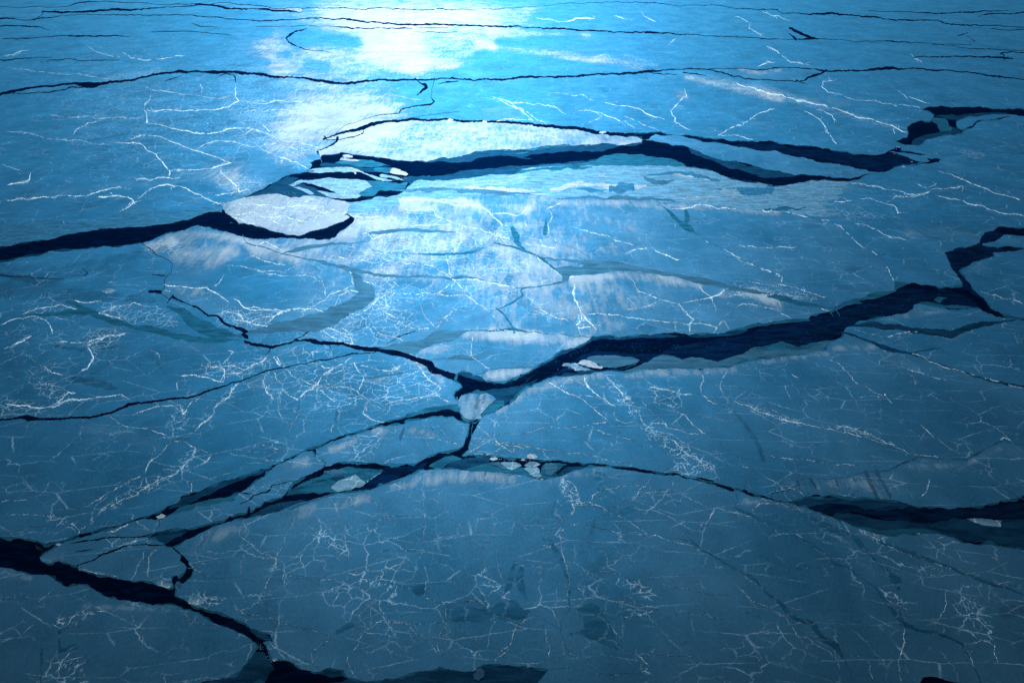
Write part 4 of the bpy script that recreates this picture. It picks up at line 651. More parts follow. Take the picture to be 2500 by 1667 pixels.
# bands of differing ice in the pale belt
BANDS = [
('G', 'grey band along the foot of the belt', 'B2 520,292,14 800,272,22 1100,278,26 1300,290,24 1480,305,14'),
('W', 'white crust at the middle of the belt', 'B2 -20,195,14 60,208,22 150,222,26 300,245,18 420,250,8'),
('W', 'white crust toward the west of the belt', 'B1 1715,165,20 1850,190,42 1960,212,30 2150,212,18 2352,225,12'),
('W', 'white crust right of the middle of the belt', 'B2 500,215,14 640,185,34 850,168,30 960,190,44 1100,200,40 1250,190,20'),
('D', 'blue square patch in the white crust', 'B2 985,205,60 1080,208,76 1150,200,50'),
('D', 'blue patch left of the square one', 'B2 720,205,20 800,215,44 900,220,20'),
('P', 'pale crust at the east foot of the belt', 'B2 1500,272,14 1650,282,34 1780,280,34 1850,272,12'),
('G', 'greyish swirl near the top of the belt', 'B2 1270,125,24 1340,150,44 1430,150,34 1480,140,12'),
('G', 'long grey band low in the western belt', 'B1 1290,222,14 1500,222,30 1750,222,26 2000,235,26 2352,258,14'),
('P', 'long pale band high in the western belt', 'B1 1430,190,20 1700,175,46 2000,155,50 2300,120,40 B2 200,105,24'),
('D', 'blue smear in the eastern belt', 'B2 1880,215,20 2050,225,46 2300,222,50 B3 160,250,30'),
('T', 'dark streak at the south-east edge of the belt', 'B3 240,377,10 330,370,24 420,368,24 540,362,10'),
('W', 'white tip at the east end of the belt', 'B2 1500,90,8 1650,110,20 1800,135,12'),
('T', 'teal puddled strip near the top of the belt', 'B2 230,70,20 420,40,34 620,28,24 800,30,10'),
('D', 'blue strip in the upper east of the belt', 'B2 1300,90,14 1500,70,26 1700,100,26 1850,140,14'),
]
# ------------------------------------------------------------------ survey of the floe surfaces
# snow cover with sun glare painted in, thin ice and rubble: amount, softness, then a line whose third number is the full width of the patch
SNOW_GLARE = [
(.22, 1., 'A1 1200,200,900 A2 300,300,900'), (.12, 1., 'A2 1200,400,900'),  # sun glare painted pale across the top
(.16, 1., 'B1 600,700,900 1500,600,900 B2 700,800,1200'), (.10, 1., 'C1 600,500,900 C2 200,800,700'),  # centre lightened in the colour, carrying the glare downward
(.36, .9, 'A1 300,60,240 700,60,300 1300,100,360 1900,120,300'), (.25, .9, 'A1 100,420,500 600,420,500 1300,420,400'), (.3, .9, 'A1 -300,1250,300 100,1000,500 500,750,500'), (.5, .7, 'A1 350,1100,300 800,1000,360 1100,950,300'), (.4, .7, 'A1 600,400,300 1000,330,300 1300,450,260'), (.35, .8, 'B1 100,330,300 -100,100,260'), (.16, .9, 'B1 600,560,360 1700,600,360'), (.15, .8, 'B2 200,900,500 900,1100,400'),  # broad painted glare, spreading down and left from top centre
(.35, .6, 'A1 300,1350,420 600,1150,380 900,1000,260'), (.40, .6, 'A1 500,880,300 900,800,380 1250,900,240'),  # whitening painted around the glint, left of the crescent floe
(.35, .6, 'A1 700,110,200 1300,140,220 2000,150,240 A2 300,110,200'), (.35, .6, 'A1 1100,430,240 1500,400,260 2000,380,160'),  # glint zone whitened in the colour along the top
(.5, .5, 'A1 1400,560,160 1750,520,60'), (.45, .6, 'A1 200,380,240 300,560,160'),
(.5, .4, 'A2 -100,370,60 400,440,75 800,490,70 1000,505,60 1250,560,40'), (.5, .4, 'A2 1600,640,50 1900,690,80 2352,800,100'),
(.35, .4, 'A2 2200,760,70 A3 400,800,80 900,850,50'), (.4, .5, 'A2 0,260,80 300,290,60 800,290,40'), (.4, .5, 'A2 0,680,60 300,660,50'),
(.5, .4, 'A2 1530,770,60 1600,790,60'), (.3, .5, 'A2 0,920,160 200,930,120'), (.45, .5, 'A3 20,575,34 200,600,34 350,580,20'),
(.35, .5, 'A3 100,1010,30 300,1030,20'),
(-.7, .4, 'A1 450,310,120 900,350,110'), (-.5, .4, 'A1 270,450,50 340,450,50'), (-.5, .4, 'A1 520,530,80 660,550,70'),
(-.5, .4, 'A1 1950,470,130 2352,540,220 A2 600,570,110 1000,575,40'), (-.4, .4, 'A2 60,360,60 400,340,80 700,330,90'),
(-.35, .5, 'A2 350,150,60 700,110,120 1300,140,160'), (-.5, .4, 'A1 1700,800,110 2000,780,150 2352,730,170'),
(-.5, .5, 'A1 -60,760,150 120,780,110'), (-.6, .4, 'A0 1380,1340,90 1600,1330,90'), (-.5, .4, 'A0 2080,265,70 2200,270,70'),
(-.5, .4, 'A0 1950,510,50 2200,510,40'), (-.5, .4, 'A0 1850,450,60'), (-.5, .4, 'A0 1700,740,110 2100,750,130'), (-.4, .4, 'A0 1850,960,90 1500,960,80'),
(-.4, .4, 'A0 1750,1120,80 1850,1120,60'), (-.4, .4, 'A0 1700,1240,60 1950,1240,50'), (-.35, .5, 'A0 700,1250,300 1150,1330,240'),
(.35, .5, 'B0 -100,290,40 0,285,50 400,240,70 900,190,70 1300,130,120 1600,110,160 1900,120,200'), (.25, .5, 'B0 500,350,120 950,330,120 1300,270,140 1600,290,140'),
(-.6, .35, 'B0 1420,345,100 1400,380,70'), (-.5, .4, 'B0 300,360,30 200,430,30'), (-.5, .4, 'B0 560,330,40 470,420,40'), (-.5, .4, 'B0 720,330,50 620,430,40'),
(.55, .5, 'B0 1420,620,110 1700,580,70 2000,620,50 B1 100,700,110 420,770,80'), (.45, .5, 'B0 1480,790,150 1750,760,190 1900,720,100'), (.5, .5, 'B0 1230,680,80 1400,640,90'),
(.3, .5, 'B0 1480,1050,80 1650,1050,60'), (-.3, .5, 'B0 1900,950,240 2300,1000,240'),
(.4, .5, 'B1 860,480,80 1150,490,80'), (.45, .4, 'B1 1270,350,60 1540,360,50'), (.45, .5, 'B1 1300,290,50 1750,300,50 1900,330,60'),
(.4, .5, 'B1 780,600,80 900,560,60'), (.35, .5, 'B1 1000,900,60 1200,870,80'), (.3, .5, 'B1 1900,760,60 2000,690,40 2150,690,40'),
(.45, .5, 'B2 340,330,70 280,400,50'), (.35, .5, 'B2 580,320,40 1150,320,46 1400,345,40 2000,370,50 2352,400,50'), (.4, .5, 'B2 660,950,50 1100,910,50 1400,940,70 1700,1000,60'),
(.45, .5, 'B2 20,1420,90 350,1420,90 570,1430,60'), (.5, .5, 'B2 640,1470,80 780,1440,60'), (.35, .5, 'B2 1900,1060,60 2150,1050,60 2300,1120,80'),
(.35, .5, 'B3 100,1050,70 350,1150,120'), (.3, .5, 'B3 900,220,120 1000,160,120'), (.3, .5, 'B3 800,340,60 1000,350,60'), (.3, .5, 'B3 1700,20,40 1850,20,60'),
(.3, .5, 'B3 1400,560,80 1900,580,60 1950,630,50'), (.3, .5, 'B3 2150,640,40 2300,640,40'), (.25, .5, 'B3 2000,820,80 1900,900,50 1960,1000,40'),
(.3, .5, 'B3 1500,1200,60 1250,1270,60 1700,1210,30'),
(.45, .5, 'C1 1820,60,80 2100,50,80 2352,60,80'), (.5, .5, 'C1 2000,390,60 2250,360,50'), (.35, .5, 'C1 1450,180,50 1650,180,50'), (.4, .5, 'C1 990,440,40 1200,420,40'),
(.45, .5, 'C1 1080,840,70 1350,840,70 1550,880,60'), (.35, .5, 'C1 230,190,70 500,190,60'), (.35, .5, 'C1 1350,260,80 1500,330,60 1650,480,60'),
(.4, .5, 'C1 700,1000,50 900,930,40'), (.35, .5, 'C1 350,1130,60 500,1100,80'),
(.4, .5, 'C2 60,680,60 330,520,60 600,430,60 900,400,60'), (.45, .5, 'C2 1100,400,60 1400,365,70 1700,370,60 1980,340,60 C3 300,265,50 560,240,40 740,215,40'),
(.45, .5, 'C1 1220,1310,60 1500,1250,90 1900,1215,90 C2 200,1235,80'), (.35, .5, 'C1 750,1450,100 1000,1400,60'), (.3, .5, 'C2 500,1250,80 900,1180,60'),
(.3, .5, 'C3 420,1290,120 900,1290,130 1300,1290,140'), (.25, .5, 'C3 1350,1140,50 1850,1130,60 2180,980,60 2300,1030,100'), (.3, .5, 'C3 800,170,50 1000,160,60 1150,160,40'),
(.25, .5, 'C3 1750,80,60 1900,30,50'), (.2, .5, 'C3 1200,260,50 1450,330,60'),
(.3, .5, 'C0 1450,160,80 1750,170,110'), (.25, .5, 'C0 1000,190,80 1150,230,80'), (.2, .5, 'C0 700,830,60 1000,860,90 1300,1000,110'), (.2, .5, 'C0 1450,1000,90'),
(.2, .5, 'C0 1050,430,60'), (.2, .5, 'C0 200,370,100 400,500,100'), (.25, .5, 'C0 2050,470,60 2200,420,60'),
(.25, .5, 'D0 1550,430,90 1800,330,110 2000,280,80'), (.2, .5, 'D0 30,640,60 250,690,50'), (.2, .5, 'D0 700,920,60 950,930,40 1400,950,40'), (.25, .5, 'D0 380,540,40 500,500,60'),
(.3, .5, 'D3 60,60,60 300,70,40 600,150,40 900,235,50 1150,350,50'), (.15, .5, 'D1 400,120,70 700,80,60 250,250,90'),
]
THIN = [
(.5, .5, 'B0 -100,860,120 400,900,160 800,830,160 1150,740,100'), (.52, .5, 'B0 0,1040,200 400,1060,220 900,1090,120 1250,1120,90'),
(.6, .4, 'C0 450,150,40 700,190,50'), (.6, .4, 'C0 600,420,60 850,470,100 950,500,50'), (.5, .4, 'C0 850,170,50 1000,170,40'), (.5, .4, 'C0 1000,240,40 750,370,60'),
(.5, .4, 'C0 1230,230,60 1330,330,50'), (.45, .4, 'C0 1050,780,40 1250,790,60'), (.5, .4, 'C0 1380,900,40 1550,920,50'),
(.8, .3, 'C3 490,1250,22 525,1330,16'), (.8, .3, 'C3 600,1240,30 640,1320,22'), (.7, .3, 'C3 660,1240,12 700,1310,12'), (.8, .3, 'C3 790,1225,16 832,1312,16'), (.7, .3, 'C3 950,1220,14 1010,1390,12'),
(.8, .3, 'C3 1050,1185,34 1150,1395,34'), (.8, .3, 'C3 1140,1180,36 1260,1395,34'), (.6, .3, 'C3 920,1320,26 960,1385,26'), (.5, .3, 'C3 1360,1240,30 1420,1340,30'),
(.8, .3, 'C1 1912,560,34 1890,660,34'), (.8, .3, 'C1 1958,550,22 1948,625,22'), (.7, .3, 'C1 1530,810,22 1530,870,16'), (.7, .3, 'C1 1300,830,40 1265,920,30'),
(.8, .3, 'F 135,740,24 130,830,18'), (.8, .3, 'F 210,715,22 200,790,20'), (.8, .3, 'F 270,715,60 250,890,50'),
(.55, .5, 'C2 1980,680,36 2100,820,56 2180,950,66 2230,1090,60'), (.5, .4, 'C2 1430,20,30 B2 1120,920,24 1200,1020,30'), (.5, .4, 'B2 905,920,24 910,970,16'),
(.45, .4, 'B2 1940,1090,60 2000,1140,60'), (.45, .4, 'B2 2080,1090,30 2100,1140,30'), (.45, .4, 'B2 2190,1120,20 2230,1190,20'),
(.5, .4, 'D1 320,400,40 420,230,20'), (.5, .5, 'D2 520,60,30 490,150,40'), (.5, .5, 'D2 850,180,40 820,320,60'), (-.4, .5, 'D2 1200,400,50'),
(.5, .4, 'D3 1380,1000,60 1400,1000,60'), (.5, .4, 'D3 2200,960,160 2352,940,160'), (.4, .5, 'D3 1750,860,160 1900,1000,220 2000,1130,120'), (.5, .5, 'D1 880,1420,60 760,1390,20'),
(.4, .5, 'D0 700,820,70 850,830,60'), (.4, .5, 'D0 900,900,80 1100,980,80'), (.4, .5, 'D0 830,1350,120 1050,1400,100'), (.35, .5, 'D0 960,1180,60 930,1280,60'),
(.5, .4, 'C0 700,980,24 600,1150,20'), (.6, .4, 'C1 760,660,40 735,780,40'), (.6, .4, 'C1 440,600,20 425,730,24'),
(.5, .4, 'Q 1700,720,60 2000,760,50'),
]
ROUGH = [
(.9, .6, 'B1 -60,400,160 300,400,220 620,380,160'), (.8, .7, 'A1 900,1180,160 1400,1130,180 2000,1120,140'), (.5, .8, 'A1 300,1150,300 500,1350,200'),
(.4, .9, 'A0 1000,900,900 1800,1000,900'), (.3, .9, 'B0 400,1300,500 C0 500,300,500'),
(.45, .9, 'B1 1000,450,500 1600,700,600 B2 200,900,500'), (.5, .9, 'B1 1200,1200,500 600,1250,300'), (.5, .9, 'C1 400,400,500 1000,600,400 1400,300,300'), (.35, .9, 'C1 900,1000,300'), (.25, .9, 'D1 600,500,700 1200,800,600'), (.4, .9, 'A1 200,700,600 800,700,500 1200,500,400'),
(.9, .6, 'B1 680,1380,130 850,1440,120'), (.8, .6, 'B0 1850,1250,160 2000,1270,160 2180,1290,120'), (.8, .6, 'C0 350,480,160 500,560,120'), (.8, .6, 'C0 -50,620,100 150,640,100 320,660,80'),
(.9, .6, 'C0 760,110,150 950,50,90'), (.9, .6, 'C0 1700,340,120 2000,350,120 2150,280,80'), (.8, .6, 'C0 1480,700,120 1450,780,140 1400,880,100'), (.8, .6, 'C0 1580,1020,100 1480,1160,110 1280,1260,110 1100,1350,80 950,1440,80'),
(.8, .6, 'B0 850,1200,110 1000,1240,170 1250,1240,150 1400,1290,100'), (.9, .6, 'B0 780,1450,150 950,1410,80'), (.6, .6, 'A1 100,1000,260 500,950,200 350,1250,200'), (.6, .6, 'A0 1900,850,140 2150,1000,160 2000,1180,120'),
(.8, .6, 'B0 1850,140,160 1980,190,140 2100,180,120'), (.9, .6, 'B0 1230,690,110 1450,690,90'), (.9, .5, 'D0 580,1400,200 620,1546,200'), (.7, .6, 'D0 430,200,80 620,250,80'), (.8, .6, 'D0 500,1050,90 750,980,70'),
(.9, .6, 'B2 720,1260,60 760,1310,120'), (.9, .6, 'B2 70,600,110 150,520,60'), (.9, .6, 'B3 20,1040,110 250,1060,90 480,1090,90 640,1100,60'), (.9, .6, 'C2 960,400,90 1010,480,110 1090,600,90 1180,700,100'),
(.9, .6, 'C2 1300,850,90 1480,960,110 1620,1070,140 1780,1150,90 1560,1150,120'), (.7, .6, 'C2 1350,540,120 1500,580,140'), (.9, .6, 'C2 610,1300,110 650,1380,110 700,1440,80'), (.9, .5, 'C3 100,650,40 250,710,60 500,785,50'),
(.8, .5, 'C3 820,810,40 1050,870,60 1280,970,40'), (.9, .6, 'D3 1050,310,60 1200,390,70 1280,430,40'), (.7, .6, 'D3 1850,850,200 1950,1000,240 2050,1130,140'), (.7, .6, 'D2 1050,720,70 1180,740,90 1300,830,90'),
(.8, .6, 'D1 880,650,70 1060,720,70 1180,740,90'), (.8, .6, 'D1 600,330,70 720,400,90 820,480,70'), (.8, .5, 'A2 1650,640,50 2100,740,100 A3 150,730,110 500,830,60 1000,960,50 1300,1050,50'), (.8, .6, 'A0 880,660,40 1100,620,50 1300,585,50'),
(.8, .6, 'Q 1500,780,80 1750,820,100 1650,870,60'), (.7, .6, 'B3 700,380,60 900,420,70 1200,430,50'), (.6, .6, 'C1 1600,470,100 1520,560,90'), (.6, .6, 'C1 560,480,70'), (.7, .6, 'D3 1180,790,60 1350,870,60'),
(.6, .6, 'A2 1100,470,60 1350,540,40'), (.6, .6, 'B1 1050,560,110 1100,640,100 1150,1180,160'), (.6, .6, 'B1 1700,640,80 1100,780,100 850,780,80'), (.7, .6, 'A1 1250,250,60 1400,270,60'), (.7, .6, 'D0 1600,830,120 1750,880,100'), (.6, .6, 'D0 900,400,120 1200,390,60'),
(.6, .6, 'C0 1880,580,90 1780,640,60'), (.7, .6, 'D2 1250,1380,90 1280,1440,60'), (.6, .6, 'D1 2100,800,80 2140,840,60 1950,680,120'),
]
